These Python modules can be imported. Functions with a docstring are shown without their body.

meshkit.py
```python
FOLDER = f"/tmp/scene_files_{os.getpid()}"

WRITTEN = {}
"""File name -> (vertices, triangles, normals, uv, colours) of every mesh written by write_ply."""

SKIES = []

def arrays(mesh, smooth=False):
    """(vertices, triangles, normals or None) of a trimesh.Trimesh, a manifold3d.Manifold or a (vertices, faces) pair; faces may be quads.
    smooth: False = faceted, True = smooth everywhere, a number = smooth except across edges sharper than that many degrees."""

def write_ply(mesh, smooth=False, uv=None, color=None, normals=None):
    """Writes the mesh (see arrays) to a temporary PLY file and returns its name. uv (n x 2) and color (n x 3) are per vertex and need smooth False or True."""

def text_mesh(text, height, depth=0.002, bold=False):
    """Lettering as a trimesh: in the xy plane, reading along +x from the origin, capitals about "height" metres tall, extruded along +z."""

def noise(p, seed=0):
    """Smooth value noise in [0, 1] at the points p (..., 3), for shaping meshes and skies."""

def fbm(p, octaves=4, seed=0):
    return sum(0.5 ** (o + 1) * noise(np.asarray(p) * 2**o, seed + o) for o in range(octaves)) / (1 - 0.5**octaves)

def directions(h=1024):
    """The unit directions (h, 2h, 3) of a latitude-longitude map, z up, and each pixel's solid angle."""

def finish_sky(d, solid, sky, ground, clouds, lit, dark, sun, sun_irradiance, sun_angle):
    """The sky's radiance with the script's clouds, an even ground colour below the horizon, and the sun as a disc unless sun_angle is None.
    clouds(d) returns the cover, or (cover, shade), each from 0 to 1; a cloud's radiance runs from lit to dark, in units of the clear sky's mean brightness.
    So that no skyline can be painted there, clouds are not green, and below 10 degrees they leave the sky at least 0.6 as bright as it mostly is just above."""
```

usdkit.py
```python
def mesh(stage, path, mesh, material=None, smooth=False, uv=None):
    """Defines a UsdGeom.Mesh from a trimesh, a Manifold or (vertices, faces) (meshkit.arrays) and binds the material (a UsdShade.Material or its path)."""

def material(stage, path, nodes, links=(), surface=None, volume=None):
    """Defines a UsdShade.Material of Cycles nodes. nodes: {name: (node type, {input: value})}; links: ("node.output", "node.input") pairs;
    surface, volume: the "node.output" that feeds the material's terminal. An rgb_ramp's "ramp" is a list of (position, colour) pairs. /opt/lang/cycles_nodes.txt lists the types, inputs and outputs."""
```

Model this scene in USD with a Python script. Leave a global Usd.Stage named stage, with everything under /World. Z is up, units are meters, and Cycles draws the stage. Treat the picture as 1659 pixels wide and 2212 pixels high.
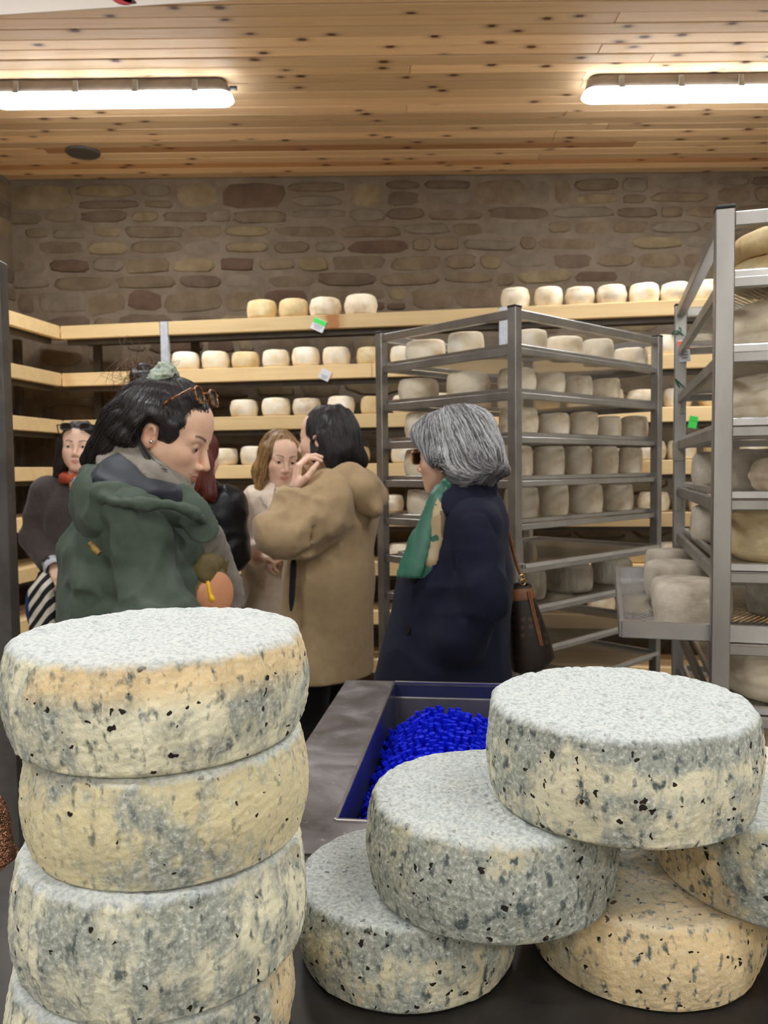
import math, random
import numpy as np, trimesh, shapely.geometry as sg, manifold3d as m3
import usdkit, meshkit
from pxr import Usd, UsdGeom, UsdShade, UsdLux, Gf, Sdf, Vt

stage = Usd.Stage.CreateInMemory()
UsdGeom.SetStageUpAxis(stage, UsdGeom.Tokens.z)
UsdGeom.SetStageMetersPerUnit(stage, 1.0)
world = UsdGeom.Xform.Define(stage, '/World')
stage.SetDefaultPrim(world.GetPrim())
UsdGeom.Scope.Define(stage, '/World/Looks')
PI = math.pi

# ------------------------------------------------------------------ camera, exposure
F_PX, CAM = 1720.0, np.array([0.0, 0.0, 1.45])
PITCH, ROLL = math.atan(93 / F_PX), 0.011
EXPOSURE = 1.05
LAMP_STRENGTH = 26.0
_f = np.array([0, math.cos(PITCH), -math.sin(PITCH)])
_u0 = np.array([0, math.sin(PITCH), math.cos(PITCH)])
_r0 = np.array([1.0, 0, 0])
_r = _r0 * math.cos(ROLL) - _u0 * math.sin(ROLL)
_u = _u0 * math.cos(ROLL) + _r0 * math.sin(ROLL)
cam = UsdGeom.Camera.Define(stage, '/World/camera')
cam.AddTransformOp().Set(Gf.Matrix4d(*_r, 0, *_u, 0, *(-_f), 0, *CAM, 1))
cam.CreateHorizontalApertureAttr(36.0)
cam.CreateVerticalApertureAttr(48.0)
cam.CreateFocalLengthAttr(36.0 * F_PX / 1659)
cam.CreateFStopAttr(17.0)
cam.CreateFocusDistanceAttr(0.80)
cam.CreateClippingRangeAttr(Gf.Vec2f(0.02, 100))
cam.CreateExposureAttr(EXPOSURE)


def ray(px, py):
    return _f + _r * (px - 829.5) / F_PX + _u * (1106 - py) / F_PX


def at(px, py, Y):
    """world point seen at photograph pixel (px, py) at forward distance Y"""
    d = ray(px, py)
    return CAM + d * (Y / d[1])


def at_z(px, py, z):
    d = ray(px, py)
    return CAM + d * ((z - CAM[2]) / d[2])


# ------------------------------------------------------------------ scene helpers
_taken = {}


def numbered(parent, name):
    k = _taken.get((parent, name), 0)
    _taken[(parent, name)] = k + 1
    return name if k == 0 else f'{name}_{k:03d}'


def _data(prim, label=None, cat=None, group=None, kind=None):
    for key, v in (('label', label), ('category', cat), ('group', group), ('kind', kind)):
        if v:
            prim.SetCustomDataByKey(key, v)
    return prim


def thing(name, label=None, cat=None, loc=None, rotz=0.0, group=None, kind=None, scale=None, ref=None):
    path = '/World/' + numbered('/World', name)
    x = UsdGeom.Xform.Define(stage, path)
    if loc is not None:
        x.AddTranslateOp().Set(Gf.Vec3d(*map(float, loc)))
        if rotz:
            x.AddRotateZOp().Set(math.degrees(rotz))
        if scale is not None:
            x.AddScaleOp().Set(Gf.Vec3f(*map(float, scale)))
    if ref is not None:
        x.GetPrim().GetReferences().AddInternalReference(ref)
        x.GetPrim().SetInstanceable(True)
    _data(x.GetPrim(), label, cat, group, kind)
    return path


def obj(name, mesh, mat, parent='/World', smooth=False, label=None, cat=None, group=None, kind=None, color=None):
    """one Mesh prim under parent (a path)"""
    path = parent + '/' + numbered(parent, name)
    m = usdkit.mesh(stage, path, mesh, MATS[mat] if isinstance(mat, str) else mat, smooth=smooth)
    if color is not None:
        UsdGeom.PrimvarsAPI(m).CreatePrimvar('tint', Sdf.ValueTypeNames.Color3fArray, 'vertex').Set(Vt.Vec3fArray.FromNumpy(np.asarray(color, np.float32)))
    _data(m.GetPrim(), label, cat, group, kind)
    return path


cat_ = trimesh.util.concatenate


def box(c, s, ax=None):
    """box centred at c with sizes s; ax = 3 unit axes as rows"""
    m = trimesh.creation.box(s)
    T = np.eye(4)
    if ax is not None:
        T[:3, :3] = np.asarray(ax).T
    T[:3, 3] = c
    m.apply_transform(T)
    return m


def bevel_box(s, b):
    """chamfered box, 44 triangles"""
    h = np.asarray(s) / 2.0
    pts = []
    for sx in (-1, 1):
        for sy in (-1, 1):
            for sz in (-1, 1):
                sgn = np.array([sx, sy, sz])
                for k in range(3):
                    p = h - b
                    p = p.copy()
                    p[k] = h[k]
                    pts.append(sgn * p)
    return trimesh.convex.convex_hull(np.array(pts))


def bbox(c, s, b=0.003, ax=None):
    m = bevel_box(s, b)
    T = np.eye(4)
    if ax is not None:
        T[:3, :3] = np.asarray(ax).T
    T[:3, 3] = c
    m.apply_transform(T)
    return m


def bar(a, b, w, h, bevel=0.002, up=(0, 0, 1)):
    """square tube from a to b, w wide, h tall"""
    a, b = np.asarray(a, float), np.asarray(b, float)
    d = b - a
    L = np.linalg.norm(d)
    d /= L
    up = np.asarray(up, float)
    if abs(d @ up) > .95:
        up = np.array([1.0, 0, 0])
    s = np.cross(up, d)
    s /= np.linalg.norm(s)
    t = np.cross(d, s)
    return bbox((a + b) / 2, (L, w, h), bevel, (d, s, t))


def tube(pts, r, n=8):
    pts = np.asarray(pts, float)
    r = np.broadcast_to(np.asarray(r, float), (len(pts),))
    v, f = [], []
    t = np.gradient(pts, axis=0)
    t /= np.linalg.norm(t, axis=1, keepdims=True) + 1e-12
    ref = np.array([0.31, 0.17, 0.93])
    for i in range(len(pts)):
        s = np.cross(t[i], ref)
        s /= np.linalg.norm(s) + 1e-12
        q = np.cross(t[i], s)
        for k in range(n):
            a = 2 * PI * k / n
            v.append(pts[i] + r[i] * (math.cos(a) * s + math.sin(a) * q))
    for i in range(len(pts) - 1):
        for k in range(n):
            a, b = i * n + k, i * n + (k + 1) % n
            f += [(a, b, b + n), (a, b + n, a + n)]
    v += [pts[0], pts[-1]]
    c0, c1 = len(v) - 2, len(v) - 1
    for k in range(n):
        f += [(c0, (k + 1) % n, k), (c1, (len(pts) - 1) * n + k, (len(pts) - 1) * n + (k + 1) % n)]
    m = trimesh.Trimesh(np.array(v), np.array(f), process=False)
    if m.volume < 0:
        m.invert()
    return m


def lathe(prof, n=48):
    """prof: (r, z) rows from the bottom axis to the top axis"""
    prof = np.asarray(prof, float)
    th = np.linspace(0, 2 * PI, n, endpoint=False)
    v = np.stack([prof[:, None, 0] * np.cos(th), prof[:, None, 0] * np.sin(th), np.broadcast_to(prof[:, None, 1], (len(prof), n))], -1).reshape(-1, 3)
    i, k = np.meshgrid(np.arange(len(prof) - 1), np.arange(n), indexing='ij')
    a, b = (i * n + k).ravel(), (i * n + (k + 1) % n).ravel()
    f = np.vstack([np.stack([a, b, b + n], 1), np.stack([a, b + n, a + n], 1)])
    return trimesh.Trimesh(v, f, process=False)


ORD = ['first', 'second', 'third', 'fourth', 'fifth', 'sixth', 'seventh', 'eighth', 'ninth', 'tenth', 'eleventh', 'twelfth', 'thirteenth', 'fourteenth', 'fifteenth', 'sixteenth', 'seventeenth', 'eighteenth', 'nineteenth', 'twentieth']

# ------------------------------------------------------------------ materials
MATS = {}


def srgb(r, g, b):
    c = np.array([r, g, b]) / 255.0
    return tuple(np.where(c < 0.04045, c / 12.92, ((c + 0.055) / 1.055) ** 2.4))


def mat(name, nodes, links, surface='p.BSDF'):
    MATS[name] = usdkit.material(stage, '/World/Looks/' + name, nodes, links, surface=surface)
    return MATS[name]


def plain(name, col, rough=0.5, metallic=0.0, noise=0.0, scale=20.0, bump=0.0, bscale=150.0, col2=None, sheen=0.0, spec=0.5, stretch=(1, 1, 1), dist=0.002, world=False, detail=4.0, **extra):
    """colour with a noise variation towards col2 and a fine bump"""
    P = {'base_color': col, 'roughness': rough, 'metallic': metallic, 'specular_ior_level': spec, **extra}
    if sheen:
        P.update(sheen_weight=sheen, sheen_roughness=0.5)
    nodes, links = {'p': ('principled_bsdf', P)}, []
    if noise or bump:
        if world:
            nodes['g'] = ('geometry', {})
            src = 'g.position'
        else:
            nodes['g'] = ('texture_coordinate', {})
            src = 'g.object'
        nodes['m'] = ('mapping', {'scale': stretch})
        links.append((src, 'm.vector'))
    if noise:
        c2 = col2 or tuple(x * (1 - noise) for x in col)
        nodes['n'] = ('noise_texture', {'scale': scale, 'detail': detail, 'roughness': 0.6})
        nodes['r'] = ('rgb_ramp', {'ramp': [(0.3, col), (0.7, c2)]})
        links += [('m.vector', 'n.vector'), ('n.fac', 'r.fac'), ('r.color', 'p.base_color')]
    if bump:
        nodes['bn'] = ('noise_texture', {'scale': bscale, 'detail': 3.0})
        nodes['b'] = ('bump', {'strength': bump, 'distance': dist})
        links += [('m.vector', 'bn.vector'), ('bn.fac', 'b.height'), ('b.normal', 'p.normal')]
    return mat(name, nodes, links)


def pine(name, light, dark, knot, knots=1.0, tone=0.0, rot=0.0, kscale=3.2, rough=0.55):
    """planed softwood along x: streaky grain and round knots; the grain shifts from piece to piece"""
    mul = lambda c, k: tuple(min(1, x * k) for x in c)
    nodes = {
        'g': ('geometry', {}), 'o': ('object_info', {}),
        'rv': ('vector_math', {'math_type': 'scale', 'vector1': (31.7, 17.3, 53.1)}),
        'off': ('vector_math', {'math_type': 'add'}),
        'mr': ('mapping', {'rotation': (0, 0, rot)}),
        'mg': ('mapping', {'scale': (1.3, 26, 26)}),
        'grain': ('noise_texture', {'scale': 1.0, 'detail': 5.0, 'roughness': 0.65, 'distortion': 0.6}),
        'gr': ('rgb_ramp', {'ramp': [(0.28, light), (0.55, mul(light, 0.9)), (0.78, dark)]}),
        'mk': ('mapping', {'scale': (kscale, kscale * 2.1, kscale * 2.1)}),
        'kv': ('voronoi_texture', {'dimensions': '2D', 'scale': 1.0, 'feature': 'f1', 'randomness': 1.0}),
        'ks': ('math', {'math_type': 'multiply', 'value2': 0.10}),
        'kw': ('noise_texture', {'scale': 14.0, 'detail': 2.0}),
        'kadd': ('math', {'math_type': 'add'}),
        'kr': ('rgb_ramp', {'ramp': [(0.0, (1, 1, 1)), (0.10, (1, 1, 1)), (0.125, (.5, .5, .5)), (0.19, (0.1, .1, .1)), (0.28, (0, 0, 0))]}),
        'ksep': ('separate_color', {}), 'klt': ('math', {'math_type': 'less_than', 'value2': 0.72 * knots}), 'kf': ('math', {'math_type': 'multiply'}),
        'mixk': ('mix_color', {'b': knot}),
        'hv': ('math', {'math_type': 'multiply_add', 'value2': 0.54, 'value3': 0.72 + tone}),
        'hs': ('hsv', {'saturation': 1.0}),
        'bp': ('bump', {'strength': 0.12, 'distance': 0.001}),
        'p': ('principled_bsdf', {'roughness': rough, 'specular_ior_level': 0.35}),
    }
    links = [('o.random', 'rv.scale'), ('g.position', 'mr.vector'), ('mr.vector', 'off.vector1'), ('rv.vector', 'off.vector2'), ('off.vector', 'mg.vector'), ('mg.vector', 'grain.vector'), ('grain.fac', 'gr.fac'),
             ('off.vector', 'mk.vector'), ('mk.vector', 'kv.vector'), ('off.vector', 'kw.vector'), ('kw.fac', 'ks.value1'), ('ks.value', 'kadd.value1'), ('kv.distance', 'kadd.value2'), ('kadd.value', 'kr.fac'), ('kr.color', 'kf.value1'), ('kv.color', 'ksep.color'), ('ksep.r', 'klt.value1'), ('klt.value', 'kf.value2'), ('kf.value', 'mixk.fac'), ('gr.color', 'mixk.a'),
             ('o.random', 'hv.value1'), ('hv.value', 'hs.value'), ('mixk.result', 'hs.color'), ('hs.color', 'p.base_color'), ('grain.fac', 'bp.height'), ('bp.normal', 'p.normal')]
    return mat(name, nodes, links)


pine('pine_ceiling', srgb(234, 200, 158), srgb(204, 160, 114), srgb(86, 46, 26))
pine('pine_ceiling_dark', srgb(206, 156, 112), srgb(172, 118, 78), srgb(78, 40, 24))
pine('spruce_board', srgb(240, 207, 152), srgb(222, 182, 126), srgb(184, 126, 72), knots=0.9, tone=0.05, rot=0.16, kscale=1.6)
plain('gap_dark', srgb(58, 40, 26), 0.9)
for i, (c, d) in enumerate([((122, 106, 84), (100, 84, 66)), ((115, 100, 80), (94, 80, 63)), ((134, 117, 90), (110, 94, 70)), ((106, 91, 75), (88, 73, 60)), ((122, 110, 94), (103, 91, 77)), ((100, 80, 65), (82, 64, 52))]):
    plain(f'stone_{i + 1}', srgb(*c), 0.9, noise=1, scale=9, bump=0.6, bscale=38, col2=srgb(*d), spec=0.2, dist=0.006, world=True)
plain('mortar', srgb(126, 112, 96), 0.95, noise=1, scale=5, bump=0.7, bscale=30, col2=srgb(104, 91, 76), spec=0.15, dist=0.008, world=True)
plain('concrete', srgb(172, 166, 156), 0.7, noise=1, scale=3, bump=0.2, bscale=60, col2=srgb(150, 146, 138), world=True)
plain('plaster', srgb(226, 220, 208), 0.85, noise=1, scale=2, col2=srgb(210, 204, 192), world=True)
plain('steel', (0.54, 0.53, 0.51), 0.34, metallic=1.0, noise=1, scale=6, col2=(0.36, 0.35, 0.34), bump=0.08, bscale=40, stretch=(1, 1, 0.3), dist=0.001, world=True)
plain('steel_dull', (0.42, 0.40, 0.375), 0.42, metallic=0.9, noise=1, scale=9, col2=(0.27, 0.26, 0.245), bump=0.1, bscale=60, dist=0.001, world=True)
plain('steel_dark', (0.20, 0.19, 0.18), 0.45, metallic=0.85, noise=1, scale=9, col2=(0.12, 0.115, 0.11), world=True)
plain('steel_bright', (0.78, 0.78, 0.79), 0.28, metallic=1.0, noise=1, scale=8, col2=(0.6, 0.6, 0.61), world=True)
plain('galvanised', srgb(206, 208, 214), 0.45, metallic=0.2, noise=1, scale=40, col2=srgb(180, 184, 192), world=True)
plain('rail_grey', srgb(92, 84, 76), 0.5, metallic=0.3, noise=1, scale=10, col2=srgb(76, 70, 64), world=True)
plain('black_plastic', srgb(22, 22, 23), 0.45)
# worn work top: scuffed dark stainless with milky smears
mat('worktop', {
    'g': ('geometry', {}), 'n1': ('noise_texture', {'scale': 7.0, 'detail': 6.0, 'roughness': 0.62, 'distortion': 0.8}), 'n2': ('noise_texture', {'scale': 60.0, 'detail': 3.0}),
    'r1': ('rgb_ramp', {'ramp': [(0.30, srgb(96, 90, 88)), (0.52, srgb(122, 116, 114)), (0.68, srgb(150, 146, 146))]}),
    'r2': ('rgb_ramp', {'ramp': [(0.0, (0, 0, 0)), (0.66, (0, 0, 0)), (0.72, (1, 1, 1))]}),
    'mx': ('mix_color', {'b': srgb(176, 174, 176)}), 'rr': ('rgb_ramp', {'ramp': [(0.3, (.28, .28, .28)), (0.7, (.6, .6, .6))]}), 'sc': ('math', {'math_type': 'multiply', 'value2': 0.6}),
    'p': ('principled_bsdf', {'metallic': 0.55})},
    [('g.position', 'n1.vector'), ('g.position', 'n2.vector'), ('n1.fac', 'r1.fac'), ('n2.fac', 'r2.fac'), ('r2.color', 'sc.value1'), ('sc.value', 'mx.fac'), ('r1.color', 'mx.a'), ('mx.result', 'p.base_color'), ('n1.fac', 'rr.fac'), ('rr.color', 'p.roughness')])
plain('tank_steel_reflection', (0.10, 0.11, 0.22), 0.34, metallic=0.75, noise=1, scale=5, col2=(0.06, 0.07, 0.16), stretch=(1, 1, 0.2), world=True)  # steel tinted navy: the blue reflection is painted into its colour
plain('bristle_blue', (0.003, 0.005, 0.55), 0.5, noise=1, scale=90, col2=(0.003, 0.02, 0.7), world=True, spec=0.2)
plain('bristle_core', (0.01, 0.01, 0.25), 0.6)
# perforated sheet: dark round holes in a regular grid
mat('perforated_steel', {
    'g': ('geometry', {}), 'm': ('mapping', {'rotation': (0, 0, 0.74), 'scale': (75, 75, 0.0)}), 'v': ('voronoi_texture', {'scale': 1.0, 'randomness': 0.0, 'feature': 'f1'}),
    'r': ('rgb_ramp', {'ramp': [(0.0, (0, 0, 0)), (0.36, (0, 0, 0)), (0.42, (1, 1, 1))]}),
    'mx': ('mix_color', {'a': (0.03, 0.03, 0.03), 'b': (0.52, 0.51, 0.49)}), 'p': ('principled_bsdf', {'metallic': 0.9, 'roughness': 0.36}),
    't': ('transparent_bsdf', {}), 'ms': ('mix_closure', {})},
    [('g.position', 'm.vector'), ('m.vector', 'v.vector'), ('v.distance', 'r.fac'), ('r.color', 'mx.fac'), ('mx.result', 'p.base_color'), ('r.color', 'ms.fac'), ('t.BSDF', 'ms.closure1'), ('p.BSDF', 'ms.closure2')], surface='ms.closure')
# small pale wheels at the back
def pale_rind(name, a, b, c, ridge=0.0):
    nodes = {
        'o': ('object_info', {}), 'g': ('texture_coordinate', {}), 'ov': ('vector_math', {'math_type': 'scale', 'vector1': (7.1, 3.3, 5.7)}), 'ad': ('vector_math', {'math_type': 'add'}),
        'n1': ('noise_texture', {'scale': 14.0, 'detail': 4.0, 'roughness': 0.6}), 'r1': ('rgb_ramp', {'ramp': [(0.32, a), (0.52, b), (0.72, c)]}),
        'hv': ('math', {'math_type': 'multiply_add', 'value2': 0.22, 'value3': 0.88}), 'hs': ('hsv', {}),
        'mz': ('mapping', {'scale': (60, 60, 160)}), 'n2': ('noise_texture', {'scale': 1.0, 'detail': 2.0}), 'bp': ('bump', {'strength': 0.45, 'distance': 0.002}),
        'p': ('principled_bsdf', {'roughness': 0.75, 'specular_ior_level': 0.25, 'subsurface_weight': 0.0})}
    links = [('o.random', 'ov.scale'), ('g.object', 'ad.vector1'), ('ov.vector', 'ad.vector2'), ('ad.vector', 'n1.vector'), ('n1.fac', 'r1.fac'), ('o.random', 'hv.value1'), ('hv.value', 'hs.value'), ('r1.color', 'hs.color'), ('hs.color', 'p.base_color'), ('ad.vector', 'mz.vector'), ('mz.vector', 'n2.vector'), ('n2.fac', 'bp.height'), ('bp.normal', 'p.normal')]
    return mat(name, nodes, links)


pale_rind('rind_pale', srgb(248, 238, 220), srgb(242, 226, 198), srgb(230, 204, 160))
pale_rind('rind_tan', srgb(240, 228, 204), srgb(230, 214, 186), srgb(206, 182, 146))
pale_rind('rind_gold', srgb(240, 220, 176), srgb(226, 200, 150), srgb(214, 182, 128))
pale_rind('rind_grey', srgb(218, 208, 190), srgb(200, 188, 168), srgb(166, 150, 132))


def moldy(name, H, seed, gray=0.5, gold=0.0, gold_dir=0.0, top_white=0.85, gz=(-1, 1), base=srgb(240, 234, 204), spots=1.0, band=0.0):
    """ripening wheel: cream rind, grey-green mould in blotches and dots, black pits, white bloom on the top. gray: mould cover, also painted shade on the pyramid wheels;
    gold: how much bare golden rind shows, strongest towards the direction gold_dir (radians); band: extra mould just under the top edge"""
    off = (seed * 3.71, seed * 1.93, seed * 2.57)
    cx, cy = math.cos(gold_dir), math.sin(gold_dir)
    dk = srgb(88, 98, 95)
    nodes = {
        'g': ('texture_coordinate', {}), 'ad': ('vector_math', {'math_type': 'add', 'vector2': off}), 'sx': ('separate_xyz', {}),
        # vertical streaking on the side
        'ms': ('mapping', {'scale': (1, 1, 0.5)}),
        'big': ('noise_texture', {'scale': 13.0, 'detail': 3.0, 'roughness': 0.55}),
        'med': ('noise_texture', {'scale': 80.0, 'detail': 4.0, 'roughness': 0.62, 'distortion': 0.5}),
        'fin': ('noise_texture', {'scale': 250.0, 'detail': 3.5, 'roughness': 0.6}),
        'dot': ('noise_texture', {'scale': 118.0, 'detail': 3.0, 'roughness': 0.55, 'distortion': 0.2}),
        'dotj': ('noise_texture', {'scale': 110.0, 'detail': 2.0}),
        'pit': ('voronoi_texture', {'scale': 150.0, 'feature': 'f1'}), 'pj': ('vector_math', {'math_type': 'scale', 'scale': 0.013}), 'pja': ('vector_math', {'math_type': 'add'}),
        # base cream, warm to greenish
        'cream': ('rgb_ramp', {'ramp': [(0.25, base), (0.5, tuple(x * 0.93 for x in base)), (0.75, srgb(228, 216, 178))]}),
        # mould cover = big blotches, broken by medium noise
        'm1': ('math', {'math_type': 'multiply_add', 'value2': 1.5, 'value3': gray * 0.7 - 1.60}),
        'm2': ('math', {'math_type': 'multiply_add', 'value2': 0.95}),
        'zb': ('map_range', {'from_min': H * 0.62, 'from_max': H * 0.92, 'to_min': 0.0, 'to_max': band, 'clamp': True}),
        'm3': ('math', {'math_type': 'add'}),
        'mcov': ('map_range', {'from_min': -0.10, 'from_max': 0.16, 'to_min': 0.0, 'to_max': 0.92, 'clamp': True}),
        'mcol': ('rgb_ramp', {'ramp': [(0.25, srgb(122, 130, 123)), (0.5, srgb(160, 165, 155)), (0.7, srgb(204, 204, 194))]}),
        'mixm': ('mix_color', {}),
        # dark dots
        'd1': ('math', {'math_type': 'multiply_add', 'value2': 1.0, 'value3': -0.575 + 0.12 * (gray - .5)}),
        'd2': ('math', {'math_type': 'multiply_add', 'value2': 0.5, 'value3': -0.25}),
        'd3': ('math', {'math_type': 'add'}),
        'dcov': ('map_range', {'from_min': 0.0, 'from_max': 0.17, 'to_min': 0.0, 'to_max': 0.85 * spots, 'clamp': True}),
        'mixd': ('mix_color', {'b': dk}),
        # golden bare rind
        'dirx': ('math', {'math_type': 'multiply', 'value2': cx / 0.135}), 'diry': ('math', {'math_type': 'multiply_add', 'value2': cy / 0.135}),
        'gd': ('math', {'math_type': 'multiply_add', 'value2': 0.55, 'value3': gold - 1.15}),
        'gn': ('math', {'math_type': 'multiply_add', 'value2': 1.3}),
        'gza': ('map_range', {'from_min': gz[0], 'from_max': gz[0] + .018, 'clamp': True}), 'gzb': ('map_range', {'from_min': gz[1], 'from_max': gz[1] - .012, 'clamp': True}), 'gzm': ('math', {'math_type': 'multiply'}), 'gzn': ('math', {'math_type': 'multiply'}),
        'gcov': ('map_range', {'from_min': 0.04, 'from_max': 0.16, 'to_min': 0.0, 'to_max': 0.72, 'clamp': True}),
        'mixg': ('mix_color', {'b': srgb(240, 210, 156)}),
        # white fluff specks
        'wcov': ('map_range', {'from_min': 0.58, 'from_max': 0.74, 'to_min': 0.0, 'to_max': 0.65, 'clamp': True}),
        'mixw': ('mix_color', {'b': srgb(226, 226, 214)}),
        # top bloom
        'tz': ('math', {'math_type': 'multiply_add', 'value2': 0.012, 'value3': -0.006}), 'tz2': ('math', {'math_type': 'add'}),
        'tf': ('map_range', {'from_min': H - 0.009, 'from_max': H - 0.003, 'to_min': 0.0, 'to_max': top_white, 'clamp': True}),
        'tcol': ('rgb_ramp', {'ramp': [(0.28, srgb(166, 174, 170)), (0.44, srgb(194, 200, 197)), (0.58, srgb(216, 219, 215)), (0.8, srgb(206, 201, 184))]}),
        'mixt': ('mix_color', {}),
        # black pits
        'pc': ('separate_color', {}), 'ps': ('map_range', {'from_min': 0.86, 'from_max': 1.0, 'to_min': 0.0, 'to_max': 0.42 * spots, 'clamp': True}),
        'pd': ('math', {'math_type': 'subtract'}), 'pcov': ('map_range', {'from_min': 0.0, 'from_max': 0.05, 'clamp': True}),
        'sidef': ('math', {'math_type': 'multiply_add', 'value2': -0.85, 'value3': 1.0}), 'pcs': ('math', {'math_type': 'multiply'}),
        'mixp': ('mix_color', {'b': srgb(38, 30, 22)}),
        'h1': ('math', {'math_type': 'multiply_add', 'value2': 0.8}), 'h2': ('math', {'math_type': 'multiply_add', 'value2': -0.9}),
        'bp': ('bump', {'strength': 0.75, 'distance': 0.0016}),
        'p': ('principled_bsdf', {'roughness': 0.72, 'specular_ior_level': 0.35, 'diffuse_roughness': 0.4}),
    }
    links = [('g.object', 'ad.vector1'), ('g.object', 'sx.vector'), ('ad.vector', 'ms.vector'), ('ad.vector', 'big.vector'), ('ms.vector', 'med.vector'), ('ad.vector', 'fin.vector'), ('ms.vector', 'dot.vector'), ('ad.vector', 'dotj.vector'), ('dotj.color', 'pj.vector1'), ('pj.vector', 'pja.vector1'), ('ad.vector', 'pja.vector2'), ('pja.vector', 'pit.vector'),
             ('big.fac', 'cream.fac'), ('big.fac', 'm1.value1'), ('med.fac', 'm2.value1'), ('m1.value', 'm2.value3'), ('m2.value', 'm3.value1'), ('sx.z', 'zb.value'), ('zb.result', 'm3.value2'), ('m3.value', 'mcov.value'), ('fin.fac', 'mcol.fac'),
             ('mcov.result', 'mixm.fac'), ('cream.color', 'mixm.a'), ('mcol.color', 'mixm.b'),
             ('dot.fac', 'd1.value1'), ('dotj.fac', 'd2.value1'), ('d1.value', 'd3.value1'), ('d2.value', 'd3.value2'), ('d3.value', 'dcov.value'), ('dcov.result', 'mixd.fac'), ('mixm.result', 'mixd.a'),
             ('sx.x', 'dirx.value1'), ('sx.y', 'diry.value1'), ('dirx.value', 'diry.value3'), ('diry.value', 'gd.value1'), ('big.fac', 'gn.value1'), ('gd.value', 'gn.value3'), ('gn.value', 'gcov.value'), ('sx.z', 'gza.value'), ('sx.z', 'gzb.value'), ('gza.result', 'gzm.value1'), ('gzb.result', 'gzm.value2'), ('gzm.value', 'gzn.value1'), ('gcov.result', 'gzn.value2'), ('gzn.value', 'mixg.fac'), ('mixm.result', 'mixg.a'), ('mixg.result', 'mixd.a'),
             ('fin.fac', 'wcov.value'), ('wcov.result', 'mixw.fac'), ('mixd.result', 'mixw.a'),
             ('med.fac', 'tz.value1'), ('tz.value', 'tz2.value1'), ('sx.z', 'tz2.value2'), ('tz2.value', 'tf.value'), ('fin.fac', 'tcol.fac'), ('tf.result', 'mixt.fac'), ('mixw.result', 'mixt.a'), ('tcol.color', 'mixt.b'),
             ('pit.color', 'pc.color'), ('pc.r', 'ps.value'), ('ps.result', 'pd.value1'), ('pit.distance', 'pd.value2'), ('pd.value', 'pcov.value'), ('tf.result', 'sidef.value1'), ('pcov.result', 'pcs.value1'), ('sidef.value', 'pcs.value2'), ('pcs.value', 'mixp.fac'), ('mixt.result', 'mixp.a'),
             ('mixp.result', 'p.base_color'),
             ('med.fac', 'h1.value1'), ('fin.fac', 'h1.value3'), ('pcov.result', 'h2.value1'), ('h1.value', 'h2.value3'), ('h2.value', 'bp.height'), ('bp.normal', 'p.normal')]
    # mixg sits between mixm and mixd
    links = [l for l in links if l != ('mixm.result', 'mixd.a')]
    return mat(name, nodes, links)

# ------------------------------------------------------------------ lamps (they light the room)
CEIL = 3.46
WALL_Y = 5.60
mat('lamp_glow', {'e': ('emission', {'color': (0.90, 0.95, 1.0), 'strength': LAMP_STRENGTH})}, [], surface='e.emission')
plain('lamp_body', srgb(112, 100, 90), 0.5, noise=1, scale=12, col2=srgb(96, 86, 78))
plain('lamp_clip', srgb(150, 148, 144), 0.35, metallic=0.6)


def rounded_rect(w, d, r, n=6):
    return sg.box(-w / 2 + r, -d / 2 + r, w / 2 - r, d / 2 - r).buffer(r, quad_segs=n)


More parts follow.
